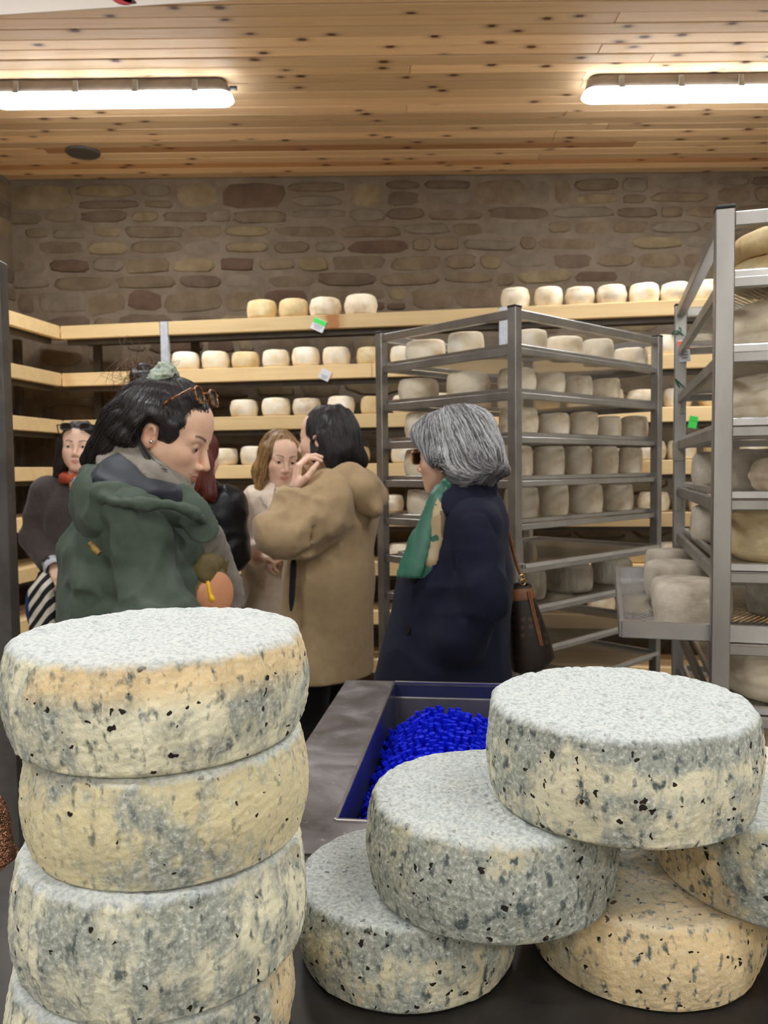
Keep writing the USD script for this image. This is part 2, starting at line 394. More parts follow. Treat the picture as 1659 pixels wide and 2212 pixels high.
def tray_loft(sections):
    """solid through outlines (w, d, r, z) of equal point count"""
    rings = []
    for w, d, r, z in sections:
        c = np.array(rounded_rect(w, d, r).exterior.coords)[:-1]
        rings.append(np.column_stack([c, np.full(len(c), z)]))
    n = len(rings[0])
    v = np.vstack(rings + [[rings[0].mean(0)], [rings[-1].mean(0)]])
    f = []
    for i in range(len(rings) - 1):
        for k in range(n):
            a, b = i * n + k, i * n + (k + 1) % n
            f += [(a, b, b + n), (a, b + n, a + n)]
    c0, c1, L = len(v) - 2, len(v) - 1, (len(rings) - 1) * n
    for k in range(n):
        f += [(c0, (k + 1) % n, k), (c1, L + k, L + (k + 1) % n)]
    m = trimesh.Trimesh(v, f, process=False)
    if m.volume < 0:
        m.invert()
    return m


def make_lamp(loc, label, rz=0.0):
    t = thing('ceiling_lamp', label, 'lamp', loc, rz, 'sealed strip lights on the pine ceiling')
    L = 1.25
    obj('housing', tray_loft([(L - .05, .10, .045, 0), (L - .03, .13, .05, -.02), (L - .005, .152, .05, -.066), (L, .158, .05, -.078)]), 'lamp_body', t, smooth=35)
    obj('diffuser', tray_loft([(L + .012, .174, .055, -.0785), (L + .006, .168, .054, -.083), (L - .014, .146, .05, -.094), (L - .04, .115, .04, -.101)]), 'lamp_glow', t, smooth=35)
    for i in range(4):
        x = -L / 2 + 0.17 + i * (L - .34) / 3
        for s in (-1, 1):
            obj('clip', cat_([bbox((x, s * .082, -.050), (.026, .010, .056), .002), bbox((x, s * .089, -.079), (.034, .012, .012), .002)]), 'lamp_clip', t)
    obj('cable_gland', tube([(L / 2 - .01, 0, -.03), (L / 2 + .03, 0, -.03)], .011, 10), 'black_plastic', t)
    return t


lamp0 = make_lamp((-1.392, 4.24, CEIL), 'long sealed strip light on the pine ceiling at the upper left')
make_lamp((1.690, 4.25, CEIL), 'long sealed strip light on the pine ceiling at the upper right')
for k, (x, y) in enumerate([(-1.39, 1.85), (1.69, 1.85), (-1.39, -.55), (1.69, -.55), (-1.39, -2.5), (1.69, -2.5)]):  # unseen lamp rows, added for front fill on the cheeses
    thing('ceiling_lamp', 'added unseen strip light on the ceiling ' + ('left', 'right')[k % 2] + (' row, above the people', ' row, above the camera', ' row, farthest behind the camera')[k // 2], 'lamp', (x, y, CEIL), 0, 'added strip lights out of view', ref=lamp0)

# ------------------------------------------------------------------ room shell
rng = np.random.default_rng(7)
ROOM = (-4.2, 4.4, -3.0)
LW0, LWD = np.array([-2.55, WALL_Y]), np.array([-0.17, -1.0]) / math.hypot(0.17, 1.0)   # left wall: corner and direction
obj('floor', box((0.1, 1.4, -.05), (9.2, 9.2, .1)), 'concrete', kind='structure')
cl = thing('ceiling', kind='structure')
obj('deck', box((0.1, 1.35, CEIL + .045), (9.2, 9.1, .05)), 'gap_dark', cl)
obj('wall_right', box((4.45, 1.3, 1.76), (.1, 8.8, 3.56)), 'plaster', kind='structure')
obj('wall_rear', box((0.1, -3.05, 1.76), (9.0, .1, 3.56)), 'plaster', kind='structure')

# ceiling planks, end joints mostly under one line
row, w = 0, 0.0885
y = WALL_Y - 0.01
while y > -2.95:
    j = 1.06 + (0.0 if rng.random() < .6 else rng.choice([.55, -.9, .28])) + rng.normal(0, .01)
    cuts = [-4.1, j - 3.95 + rng.normal(0, .3), j, 4.35] if y > 3 else [-4.1, j, 4.35]
    if rng.random() < .35 and y > 3:
        cuts.pop(2)
    for a, b in zip(cuts[:-1], cuts[1:]):
        z = rng.normal(0, .0012)
        m = bbox(((a + b) / 2, y - w / 2, CEIL + .009 + z), (b - a - .002, w - .0035, .018), .0035)
        obj('plank', m, 'pine_ceiling_dark' if rng.random() < .13 else 'pine_ceiling', cl)
    y -= w
    row += 1


# rubble stone walls
def stone_mesh(cx, cz, w, h, proud, n=12):
    th = np.linspace(0, 2 * PI, n, endpoint=False) + rng.uniform(0, .5)
    e = rng.uniform(3.2, 7.5)
    r = (np.abs(np.cos(th)) ** e + np.abs(np.sin(th)) ** e) ** (-1 / e)
    r *= 1 + rng.normal(0, .04, n)
    sk = rng.normal(0, .10)
    P = np.stack([r * np.cos(th) * w / 2, r * np.sin(th) * h / 2], 1)
    P[:, 1] += sk * P[:, 0] * h / w
    rings = [np.column_stack([P, np.full(n, -.03)]), np.column_stack([P * .985, proud * rng.uniform(.1, .5, n)]), np.column_stack([P * .80, proud * rng.uniform(.75, 1.15, n)])]
    v = np.vstack(rings + [[[0, 0, proud * rng.uniform(.9, 1.2)]]])
    f = []
    for i in range(2):
        for k in range(n):
            a, b = i * n + k, i * n + (k + 1) % n
            f += [(a, b, b + n), (a, b + n, a + n)]
    f += [(3 * n, 2 * n + k, 2 * n + (k + 1) % n) for k in range(n)]
    v[:, 0] += cx
    v[:, 1] += cz
    return trimesh.Trimesh(v, f, process=False)      # u, z, out of the wall


def to_wall(m, org, du, out):
    v = m.vertices
    V = np.outer(v[:, 0], [du[0], du[1], 0]) + np.outer(v[:, 1], [0, 0, 1]) + np.outer(v[:, 2], [out[0], out[1], 0]) + np.array([org[0], org[1], 0])
    m2 = trimesh.Trimesh(V, m.faces, process=False)
    n = m2.face_normals.mean(0)
    if n @ np.array([out[0], out[1], 0]) < 0:
        m2.invert()
    return m2


def rubble(u0, u1, z0, z1, hmin=.10, hmax=.20, wmin=.13, wmax=.46):
    out, z = [], z1
    while z > z0 + .04:
        h = rng.uniform(hmin, hmax)
        u = u0 - rng.uniform(0, .15)
        while u < u1:
            w = rng.uniform(wmin, wmax)
            g = rng.uniform(.018, .040)
            if h > .13 and rng.random() < .30:
                s = rng.uniform(.38, .6)
                out.append((u + w / 2, z - h * s / 2, w - g, h * s - g * .7))
                out.append((u + w / 2 + rng.normal(0, .01), z - h * s - h * (1 - s) / 2, w - g * rng.uniform(1, 1.8), h * (1 - s) - g * .7))
            else:
                out.append((u + w / 2, z - h / 2 + rng.normal(0, .006), w - g, h - g * rng.uniform(.7, 1.3)))
            u += w
        z -= h
    return [o for o in out if o[3] > .03 and u0 <= o[0] - o[2] / 2 + .06 and o[0] + o[2] / 2 - .06 <= u1]


def stone_wall(name, org, du, out, length, u0, u1, zsplit, zlow):
    p = thing(name, kind='structure')
    du, out = np.asarray(du), np.asarray(out)
    back = np.asarray(org)[:2] + du * length / 2 - out * .11
    ax = ((*du, 0), (*(-out), 0), (0, 0, 1))
    # mortar face: a bumpy sheet in front of a solid core
    obj('core', box((*back, 1.76), (length, .18, 3.54), ax), 'mortar', p)
    nu, nz = 130, 64
    U, Z = np.meshgrid(np.linspace(0, length, nu), np.linspace(0, CEIL + .012, nz), indexing='ij')
    D = .012 * (meshkit.fbm(np.stack([U * 6, Z * 9, 0 * U], -1), 3, 4) - .5) + .001
    g = np.stack([U, Z, D], -1).reshape(-1, 3)
    i, k = np.meshgrid(np.arange(nu - 1), np.arange(nz - 1), indexing='ij')
    a = (i * nz + k).ravel()
    f = np.vstack([np.stack([a, a + nz, a + nz + 1], 1), np.stack([a, a + nz + 1, a + 1], 1)])
    obj('mortar', to_wall(trimesh.Trimesh(g, f, process=False), org, du, out), 'mortar', p, smooth=True)
    low = [[] for _ in range(3)]
    for (cu, cz, w, h) in rubble(u0, u1, zsplit, CEIL - .02):
        k = rng.choice(6, p=[.22, .2, .2, .14, .18, .06])
        obj('stone', to_wall(stone_mesh(cu, cz, w, h, rng.uniform(.005, .013)), org, du, out), f'stone_{k + 1}', p, smooth=50)
    for (cu, cz, w, h) in rubble(u0, u1, zlow, zsplit - .02, .12, .22, .2, .5):
        low[rng.integers(3)].append(to_wall(stone_mesh(cu, cz, w, h, rng.uniform(.008, .024), 8), org, du, out))
    for k, ms in enumerate(low):
        if ms:
            obj('low_stones', cat_(ms), f'stone_{k + 1}', p, smooth=50, kind='stuff')
    return p


stone_wall('wall_back', (-2.75, WALL_Y), (1, 0), (0, -1), 7.15, .1, 5.9, 2.15, .1)
stone_wall('wall_left', LW0 - LWD * .15, LWD, (1 / math.hypot(1, .17), -.17 / math.hypot(1, .17)), 8.9, .12, 1.5, 2.05, .1)

# round grey vent in the ceiling
c = at_z(179, 328, CEIL)
t = thing('ceiling_vent', 'round dark grey vent set in the ceiling planks above the far left corner', 'vent', (c[0], c[1], CEIL - .012))
plain('vent_grey', srgb(86, 80, 74), 0.7)
obj('cover', lathe([(0, 0), (.085, 0), (.098, .004), (.1, .012), (0, .012)], 40), 'vent_grey', t, smooth=40)
obj('rim', lathe([(.088, -.004), (.098, -.003), (.104, .004), (.104, .0125), (.086, .0125), (.086, 0), (.088, -.004)], 40), 'vent_grey', t, smooth=40)

# white printed banner hanging near the camera, only its lower edge in view
plain('banner_white', srgb(222, 210, 198), 0.8)
plain('print_red', srgb(176, 44, 52), 0.7)
plain('print_dark', srgb(62, 24, 26), 0.7)
b0, b1 = at(-420, 60, 3.0), at(560, -4, 3.0)
e = (b1 - b0) / np.linalg.norm(b1 - b0)
nrm = np.cross(e, (0, 0, 1)); nrm /= np.linalg.norm(nrm)
upv = np.cross(nrm, e)
BH = CEIL - .004 - max(b0[2], b1[2]) - .0
t = thing('hanging_banner', 'white printed banner hanging under the ceiling at the top left corner', 'banner')
Hh = min(.16, BH)
obj('sheet', box((b0 + b1) / 2 - upv * (-Hh / 2), (np.linalg.norm(b1 - b0), Hh, .004), (e, upv, nrm)), 'banner_white', t)
for (px, py, w, h, m, rot) in ((262, -2, .040, .018, 'print_red', -.35), (279, 2, .026, .008, 'print_dark', -.28)):
    q = at(px, py, 2.996)
    th = np.linspace(0, 2 * PI, 24, endpoint=False)
    pts = [(w * math.cos(a) * math.cos(rot) - h * math.sin(a) * math.sin(rot), w * math.cos(a) * math.sin(rot) + h * math.sin(a) * math.cos(rot)) for a in th]
    mm = trimesh.creation.extrude_polygon(sg.Polygon(pts), .001)
    T = np.eye(4); T[:3, 0], T[:3, 1], T[:3, 2] = e, upv, nrm; T[:3, 3] = q + nrm * (.002 if nrm[1] < 0 else -.004)
    mm.apply_transform(T)
    obj('print', mm, m, t)

# ------------------------------------------------------------------ wooden shelving along the back and left walls
E1 = np.array([1, -0.16, 0]) / math.hypot(1, .16)
E2 = np.array([0.16, 1, 0]) / math.hypot(1, .16)
EZ = np.array([0, 0, 1.0])
C0 = np.array([at(130, 720, 5.10)[0], 5.10, 0])         # inner corner of the two runs, front line
SH_TOP = [2.376 - 0.2975 * k for k in range(8)]           # top of each shelf
LEN, WING = 4.95, 1.9


def P1(s, d, z):
    return C0 + E1 * s + E2 * d + EZ * z


def s_of(px, depth=0.0):
    """distance along the back shelf of what is seen at pixel column px"""
    t = ray(px, 1000)
    k = t[0] / t[1]
    # (C0 + E1 s + E2 depth) . x = k * y
    return (k * (C0[1] + E2[1] * depth) - C0[0] - E2[0] * depth) / (E1[0] - k * E1[1])


sh = thing('wooden_shelving', 'long run of pale wooden shelves on steel posts along the stone back wall', 'shelving')
AX = (E1, E2, EZ)
s_post = [s_of(361), s_of(1088)]
for k, z in enumerate(SH_TOP):
    cuts = [0.0] + [s for s in s_post] + [LEN] if k == 0 else [0.0, s_of(700) + .3 * ((k * 7) % 3), LEN]
    for i, (a, b) in enumerate(zip(cuts[:-1], cuts[1:])):
        g0 = .028 if (k == 0 and i > 0) else .001
        g1 = .028 if (k == 0 and i < len(cuts) - 2) else .001
        obj('front_board', bbox(P1((a + b + g0 - g1) / 2, .018, z - .041), (b - a - g0 - g1, .036, .082), .003, AX), 'spruce_board', sh)
        for dd in (.115, .265):
            obj('shelf_plank', bbox(P1((a + b) / 2, dd, z - .014), (b - a - .004, .142, .027), .002, AX), 'spruce_board', sh)
    obj('support_rail', bbox(P1(LEN / 2, .075, z - .082), (LEN - .02, .03, .058), .002, AX), 'rail_grey', sh)
    obj('support_rail', bbox(P1(LEN / 2, .315, z - .055), (LEN - .02, .03, .05), .002, AX), 'rail_grey', sh)
for s in s_post:
    obj('front_post', bbox(P1(s, .018, (SH_TOP[0] + SH_TOP[1]) / 2), (.048, .034, SH_TOP[0] - SH_TOP[1] + .002), .002, AX), 'galvanised', sh)
for s in (.06, s_of(425, .33), s_of(1100, .33), LEN - .06):
    obj('rear_post', bbox(P1(s, .352, SH_TOP[0] / 2 - .03), (.05, .04, SH_TOP[0] - .06), .002, AX), 'rail_grey', sh)

sw = thing('wooden_shelving', 'short wing of pale wooden shelves turning towards the camera at the far left', 'shelving')
AXW = (E2, E1, EZ)
for k, z in enumerate(SH_TOP):
    obj('front_board', bbox(C0 - E2 * (WING / 2 + .001) - E1 * .018 + EZ * (z - .041), (WING, .036, .082), .003, AXW), 'spruce_board', sw)
    for dd in (.115, .265):
        obj('shelf_plank', bbox(C0 - E2 * (WING / 2 - .19) - E1 * dd + EZ * (z - .014), (WING + .34, .142, .027), .002, AXW), 'spruce_board', sw)
    obj('support_rail', bbox(C0 - E2 * WING / 2 - E1 * .075 + EZ * (z - .082), (WING, .03, .058), .002, AXW), 'rail_grey', sw)
for d in (-.08, .75, 1.8):
    obj('rear_post', bbox(C0 - E2 * d - E1 * .352 + EZ * (SH_TOP[0] / 2 - .03), (.05, .04, SH_TOP[0] - .06), .002, AXW), 'rail_grey', sw)


# ------------------------------------------------------------------ small cheese wheels
def wheel_profile(R, H, r, bulge):
    z = np.linspace(0, 1, 9)
    side = [(R - r * .12 + bulge * math.sin(PI * t), r + (H - 2 * r) * t) for t in z]
    c0 = [(R - r * .12 - r + r * math.sin(a), r - r * math.cos(a)) for a in np.linspace(0, PI / 2, 6)[:-1]]
    c1 = [(R - r * .12 - r + r * math.cos(a), H - r + r * math.sin(a)) for a in np.linspace(0, PI / 2, 6)[1:]]
    return [(1e-4, 0.0)] + [(R * .5, 0)] + c0 + side + c1 + [(R * .5, H + .001), (1e-4, H + .001)]


def wheel(R, H, r, bulge, seed, amp=.003, ridges=0, n=56):
    m = lathe(wheel_profile(R, H, r, bulge), n)
    v = m.vertices.copy()
    nz = meshkit.fbm(v * 22 + seed * 9.7, 3, seed) - .5
    rad = np.linalg.norm(v[:, :2], axis=1, keepdims=True)
    dirn = np.where(rad > R * .3, v[:, :2] / np.maximum(rad, 1e-6), 0)
    v[:, :2] += dirn * (nz * 2 * amp)[:, None]
    v[:, 2] += np.where(v[:, 2] > H * .5, nz * amp * 1.6, 0) + v[:, 0] / R * (seed % 5 - 2) * .0012
    if ridges:
        th = np.arctan2(v[:, 1], v[:, 0])
        on = (v[:, 2] > H * .12) & (v[:, 2] < H * .88) & (rad[:, 0] > R * .8)
        v[:, :2] += dirn * (np.where(on, .0022 * np.sign(np.sin(th * ridges)), 0))[:, None]
    return trimesh.Trimesh(v, m.faces, process=False)


PROTO = {}


def cheese(kind, seed, label, loc, rotz=0.0, scale=(1, 1, 1), group=None, name='small_cheese', category='cheese'):
    """kinds: R, H, edge radius, bulge, material, ridges. The first of a kind and seed holds the mesh, later ones refer to it."""
    R, H, r, bl, m, rd = KINDS[kind]
    key = (kind, seed)
    if key not in PROTO:
        p = thing(name, label, category, loc, rotz, group, scale=scale)
        obj('rind', wheel(R, H, r, bl, seed + 1, ridges=rd, n=160 if rd else 56), m, p, smooth=60)
        PROTO[key] = p
        return p
    return thing(name, label, category, loc, rotz, group, scale=scale, ref=PROTO[key])


KINDS = {
    'pale': (.084, .112, .022, .005, 'rind_pale', 0),
    'gold': (.084, .108, .024, .004, 'rind_gold', 0),
    'tan': (.084, .112, .018, .008, 'rind_tan', 0),
    'rack': (.076, .112, .013, .006, 'rind_tan', 0),
    'rackp': (.078, .100, .014, .004, 'rind_pale', 0),
    'knurl': (.118, .112, .018, .002, 'rind_grey', 62),
    'big': (.150, .100, .030, .004, 'rind_gold', 0),
    'bigk': (.150, .062, .022, .002, 'rind_gold', 90),
    'bigp': (.155, .100, .034, .006, 'rind_tan', 0),
    'greyw': (.105, .108, .022, .004, 'rind_grey', 0),
}
crng = np.random.default_rng(21)


def back_row(k, pxs, kind, where, depth=.095, lift=1.0, nth0=0, total=None):
    """one row on back shelf k; pxs: (left, right) pixel columns of each wheel"""
    for i, (a, b) in enumerate(pxs):
        s = s_of((a + b) / 2, depth)
        p = P1(s, depth, SH_TOP[k] + .0005)
        w = (b - a) / F_PX * p[1] / .172
        kd = kind[i % len(kind)] if isinstance(kind, (list, tuple)) else kind
        cheese(kd, int(crng.integers(3)), where.format(ORD[i + nth0]), p, crng.uniform(0, 6.28), (w, w, lift * crng.uniform(.94, 1.06)), 'small wheels on the wooden shelves')


back_row(0, [(540, 605), (608, 672), (675, 741), (750, 818)], ['gold', 'gold', 'tan', 'tan'], 'small golden cheese on the top wooden shelf, {} of four left of centre', lift=1.05)
back_row(0, [(1084, 1143), (1155, 1215), (1222, 1281), (1289, 1350), (1358, 1420), (1426, 1486), (1497, 1556), (1566, 1626)], ['tan', 'pale', 'tan'], 'small pale cheese on the top wooden shelf, {} of the right-hand row')
SPANS = {
    1: [(377, 437), (441, 501), (505, 566), (571, 630), (635, 695), (700, 760), (773, 832), (845, 905), (1392, 1457), (1478, 1540), (1560, 1625)],
    2: [(500, 560), (568, 630), (635, 695), (709, 768), (780, 832), (848, 910), (925, 985), (1000, 1060), (1075, 1135), (1150, 1210), (1222, 1282), (1288, 1346), (1355, 1425), (1432, 1492), (1508, 1570)],
    3: [(455, 515), (520, 580), (590, 650), (660, 720), (735, 800), (845, 908), (925, 985), (1000, 1060), (1075, 1135), (1150, 1210), (1225, 1285), (1300, 1360), (1372, 1436), (1442, 1502), (1520, 1580), (1598, 1656)],
    4: [(520, 580), (640, 700), (720, 780), (800, 872), (985, 1045), (1130, 1190), (1210, 1270), (1380, 1444), (1490, 1550)],
    5: [(505, 535), (640, 700), (838, 905), (1100, 1160), (1340, 1400), (1418, 1478)],
    6: [(640, 700), (845, 880), (1180, 1240), (1270, 1330), (1345, 1405)],
}
NAMES = {1: 'second', 2: 'third', 3: 'fourth', 4: 'fifth', 5: 'sixth', 6: 'seventh'}
for k, px in SPANS.items():
    back_row(k, px, ['pale', 'pale', 'tan', 'pale', 'gold'] if k > 1 else ['pale', 'pale', 'gold', 'pale'], 'small pale cheese on the ' + NAMES[k] + ' wooden shelf down, {} from the left')

# price tags clipped to the boards
plain('tag_white', srgb(226, 226, 230), 0.5)
plain('tag_green', srgb(70, 220, 90), 0.5)
plain('tag_orange', srgb(236, 92, 40), 0.5)
plain('tag_line', srgb(140, 140, 150), 0.6)
plain('tag_film', srgb(186, 180, 164), 0.25)
plain('tie_green', srgb(20, 96, 62), 0.5)


def hang_tag(px, py, Y, w, h, rot, label, head=None, yaw=0.0, body='tag_white', lines=3):
    c = at(px, py, Y)
    ex = np.array([math.cos(yaw) * math.cos(rot), math.sin(yaw) * math.cos(rot), math.sin(rot)])
    nn = np.array([math.sin(yaw), -math.cos(yaw), 0])
    up = np.cross(nn, ex)
    if up[2] < 0:
        up = -up
    A = (ex, up, nn)
    t = thing('label_tag', label, 'label', tuple(c))
    obj('card', bbox((0, 0, 0), (w, h, .003), .0008, A), body, t)
    if head:
        obj('colour_band', bbox(up * h * .27 + nn * .002, (w * .98, h * .40, .0016), .0004, A), head, t)
    for i in range(lines):
        obj('print_line', box(up * h * (-.06 - .13 * i) + nn * .0019 + ex * w * .04 * (i % 2), (w * (.7 - .12 * i), h * .05, .0008), A), 'tag_line', t)
    return t


yt = P1(s_of(688), 0, 0)[1] - .006
hang_tag(688, 702, yt, .082, .072, -.42, 'green and white label tag tilted on the front board of the top shelf', 'tag_green', -.16)
yt = P1(s_of(702), 0, 0)[1] - .006
hang_tag(702, 810, yt, .066, .062, -.45, 'plain white label tag tilted on the front board of the second shelf', None, -.16)

# ------------------------------------------------------------------ steel ripening racks
def make_rack(name, label, N, u, v, a, b, top, levels, pm='steel_dull', wheels=True, inset=.02):
    """N: near corner post (x, y); u, v: unit directions of its two visible sides, a, b their lengths"""
    N, u, v = np.array([*N, 0.0]), np.array([*u, 0.0]), np.array([*v, 0.0])
    t = thing(name, label, 'rack')
    W = .038
    AXR = (u, v, EZ)
    corners = [N, N + u * a, N + u * a + v * b, N + v * b]
    for q in corners:
        obj('post', bbox(q + EZ * (top + .10) / 2, (W, W, top - .10), .002, AXR), pm, t)
        obj('post_cap', bbox(q + EZ * (top + .003), (W + .002, W + .002, .008), .002, AXR), 'black_plastic', t)
        obj('castor', cat_([trimesh.creation.cylinder(.045, .028, sections=20, transform=trimesh.transformations.rotation_matrix(PI / 2, (1, 0, 0), (0, 0, 0))).apply_translation(q + EZ * .045), box(q + EZ * .08, (.03, .05, .05))]), 'black_plastic', t)
    for i in range(4):
        p, q = corners[i], corners[(i + 1) % 4]
        d = (q - p) / np.linalg.norm(q - p)
        obj('top_rail', bar(p + d * W / 2 + EZ * (top - .022), q - d * W / 2 + EZ * (top - .022), .028, .030), 'steel', t)
    for z in levels:
        for p, q in ((N, N + u * a), (N + v * b, N + u * a + v * b)):
            d = (q - p) / np.linalg.norm(q - p)
            inward = v if p is N else -v
            obj('runner', bar(p + d * W / 2 + EZ * (z - .012) + inward * .004, q - d * W / 2 + EZ * (z - .012) + inward * .004, .022, .022), 'steel', t)
        for p, q in ((N, N + v * b), (N + u * a, N + u * a + v * b)):
            d = (q - p) / np.linalg.norm(q - p)
            obj('cross_bar', bar(p + d * W / 2 + EZ * (z - .014), q - d * W / 2 + EZ * (z - .014), .016, .030), 'steel_dull', t)
    return t


def make_tray(label, org, u, v, a, b, z, rim='steel', group='perforated trays in the steel racks', lip=.018):
    u, v = np.array([*u, 0.0]), np.array([*v, 0.0])
    o = np.array([*org, 0.0])
    t = thing('rack_tray', label, 'tray', tuple(o + EZ * z), group=group)
    c = u * a / 2 + v * b / 2
    obj('perforated_sheet', box(c + EZ * .0025, (a - .004, b - .004, .002), (u, v, EZ)), 'perforated_steel', t)
    for p, q in ((0 * u, u * a), (u * a, u * a + v * b), (u * a + v * b, v * b), (v * b, 0 * u)):
        obj('tray_rim', bar(p + EZ * lip / 2, q + EZ * lip / 2, .012, lip), rim, t)
    return t


# centre rack, standing cornerwise
RN = np.array([at(1112, 900, 2.90)[0], 2.90])
RU, RV = np.array([.735, .678]), np.array([-.678, .735])
RA, RB = 1.02, .71
RTOP = at(1112, 664, 2.90)[2]
_z0, _z6 = at(1125, 749, 2.90)[2], at(1127, 1228, 2.90)[2]
RLV = [_z0 - (_z0 - _z6) / 5 * k for k in range(11)]
print('RLV', RLV)
make_rack('steel_rack', 'tall steel ripening rack standing cornerwise in the middle, behind the grey-haired woman', RN, RU, RV, RA, RB, RTOP, RLV)
for k, z in enumerate(RLV):
    out = -.05 * (k in (5, 6, 7, 8))
    make_tray('perforated steel tray in the cornerwise middle rack, ' + ORD[k] + ' level from the top', RN + RU * .02 + RV * (.022 + out), RU, RV, RA - .04, RB - .044, z, 'steel_bright' if k in (5, 6, 7, 8) else 'steel')


def rack_cheese(k, face, pxs, kinds, sc=1.0, zlift=1.0):
    """wheels along one side of the middle rack; face 'r' = side towards the right (along u), 'l' = along v"""
    for i, (a, b) in enumerate(pxs):
        px = (a + b) / 2
        t = ray(px, 1000)
        kx = t[0] / t[1]
        dep = .135 if face == 'r' else .115
        d, base = (RU, RN + RV * dep) if face == 'r' else (RV, RN + RU * dep)
        s = (kx * base[1] - base[0]) / (d[0] - kx * d[1])
        q = base + d * s
        w = (b - a) / F_PX * q[1] / .152 * sc
        lab = f'cheese on the {ORD[k]} level of the middle rack, {ORD[i]} from left on its ' + ('right side' if face == 'r' else 'left side')
        cheese(kinds[i % len(kinds)], 3 + int(crng.integers(3)), lab, (q[0], q[1], RLV[k] + .006), crng.uniform(0, 6.28), (w, w, zlift * crng.uniform(.97, 1.04)), 'wheels on the middle rack')


rack_cheese(0, 'l', [(880, 962), (970, 1045)], ['rackp'], zlift=.95)
rack_cheese(0, 'r', [(1110, 1180), (1182, 1256), (1258, 1322), (1326, 1395)], ['rackp', 'rackp', 'rack'], zlift=.95)
rack_cheese(1, 'l', [(864, 947), (968, 1056)], ['rack'], zlift=.9)
rack_cheese(1, 'r', [(1078, 1156), (1158, 1219), (1221, 1278), (1280, 1337)], ['rack'], zlift=.92)
rack_cheese(2, 'l', [(877, 960), (975, 1056)], ['rack'], zlift=1.0)
rack_cheese(2, 'r', [(1080, 1160), (1163, 1228), (1230, 1290), (1292, 1340), (1342, 1397)], ['rack', 'rackp'], zlift=1.02)
rack_cheese(3, 'l', [(875, 955)], ['rack'], zlift=1.05)
rack_cheese(3, 'r', [(1078, 1149), (1152, 1218), (1220, 1276), (1278, 1334), (1336, 1386)], ['rack'], zlift=1.15)
rack_cheese(4, 'l', [(880, 960)], ['rack'], zlift=.95)
rack_cheese(4, 'r', [(1090, 1162), (1164, 1227), (1229, 1300), (1302, 1366)], ['rack'], zlift=1.1)
rack_cheese(6, 'r', [(1110, 1178), (1180, 1278), (1280, 1364)], ['knurl'], sc=.66, zlift=1.0)

# right rack, nearer, running out of the picture
QN = np.array([at(1560, 900, 1.72)[0], 1.72])
QU, QV = np.array([.963, -.27]), np.array([.27, .963])
QA, QB = .72, 1.05
QTOP = at(1560, 455, 1.72)[2]
_q0, _q6 = at(1577, 600, 1.72)[2], at(1557, 1390, 1.72)[2]
QLV = [_q0 - (_q0 - _q6) / 5 * k for k in range(10)]
print('QLV', QLV)
make_rack('steel_rack', 'tall steel ripening rack with bright rails at the right edge of the picture', QN, QU, QV, QA, QB, QTOP, QLV, 'steel')
Q_ORD = ORD
for k, z in enumerate(QLV):
    if k == 5:
        continue
    make_tray('perforated steel tray in the right-hand rack, ' + ORD[k] + ' level from the top', QN + QU * .022 + QV * .02, QU, QV, QA - .044, QB - .04, z, 'steel_bright')
# the sixth tray is shifted out of the rack to the left
k = 5
tz = QLV[5]
make_tray('perforated steel tray pushed half out of the left side of the right-hand rack', QN - QU * .205 + QV * .02, QU, QV, QA - .044, QB - .04, tz, 'steel_bright', lip=.040)


def right_cheese(k, s, d, kind, label, sc=1.0, zs=1.0, lift=.006, seed=6):
    q = QN + QU * s + QV * d
    cheese(kind, seed + int(crng.integers(2)), label, (q[0], q[1], QLV[k] + lift), crng.uniform(0, 6.28), (sc, sc, zs), 'wheels on the right-hand rack')


right_cheese(0, .190, .20, 'bigk', 'flat ridged golden cheese, lower of two stacked atop the right-hand rack')
right_cheese(0, .190, .20, 'bigk', 'flat ridged golden cheese, upper of two stacked atop the right-hand rack', .97, 1.0, .071)
right_cheese(1, .188, .20, 'bigp', 'large tan wheel at the front of the second level of the right-hand rack', 1.05, 1.2)
right_cheese(1, .20, .62, 'big', 'large golden wheel further back on the second level of the right-hand rack', .9, 1.0)
right_cheese(2, .192, .22, 'bigp', 'large brown wheel at the front of the third level of the right-hand rack', 1.1, 1.15)
right_cheese(3, .10, .70, 'greyw', 'small grey wheel near the left post on the fourth level of the right-hand rack', .9, 1.0)
right_cheese(3, .13, .45, 'greyw', 'small grey wheel further forward on the fourth level of the right-hand rack', .9, 1.0)
right_cheese(3, .25, .20, 'bigp', 'low tan wheel at the front of the fourth level of the right-hand rack', 1.05, .85)
right_cheese(4, .21, .22, 'big', 'large yellow wheel at the front of the fifth level of the right-hand rack', 1.15, 1.12)
right_cheese(4, .10, .66, 'greyw', 'small pale wheel seen edge-on at the left of the fifth level of the right-hand rack', .95, 1.0)
right_cheese(6, .188, .20, 'bigp', 'large brown wheel under the shifted tray of the right-hand rack', 1.05, 1.1)
right_cheese(7, .24, .20, 'bigp', 'large brown wheel on the eighth level of the right-hand rack', 1.0, 1.0)
# grey wheels standing on the shifted tray, front to back
base = QN - QU * .205 + QV * .02
for i, (s, d, sc) in enumerate([(.165, .15, 1.0), (.165, .345, .93), (.160, .535, .97), (.165, .72, .92), (.165, .895, .85)]):
    q = base + QU * s + QV * d
    cheese('greyw', 8 + i % 2, f'grey cheese wheel on the shifted tray, {ORD[i]} from the front', (q[0], q[1], tz + .006), i * 1.3, (sc * .86, sc * .86, 1.0 if i % 2 == 0 else .82), 'grey wheels on the shifted tray')
for i, (s, d) in enumerate([(.40, .35), (.44, .62)]):
    q = base + QU * s + QV * d
    cheese('greyw', 8, f'dark grey cheese wheel inside the rack on the shifted tray, {"nearer" if i == 0 else "farther"} one', (q[0], q[1], tz + .006), i, (.8, .8, .8), 'grey wheels on the shifted tray')

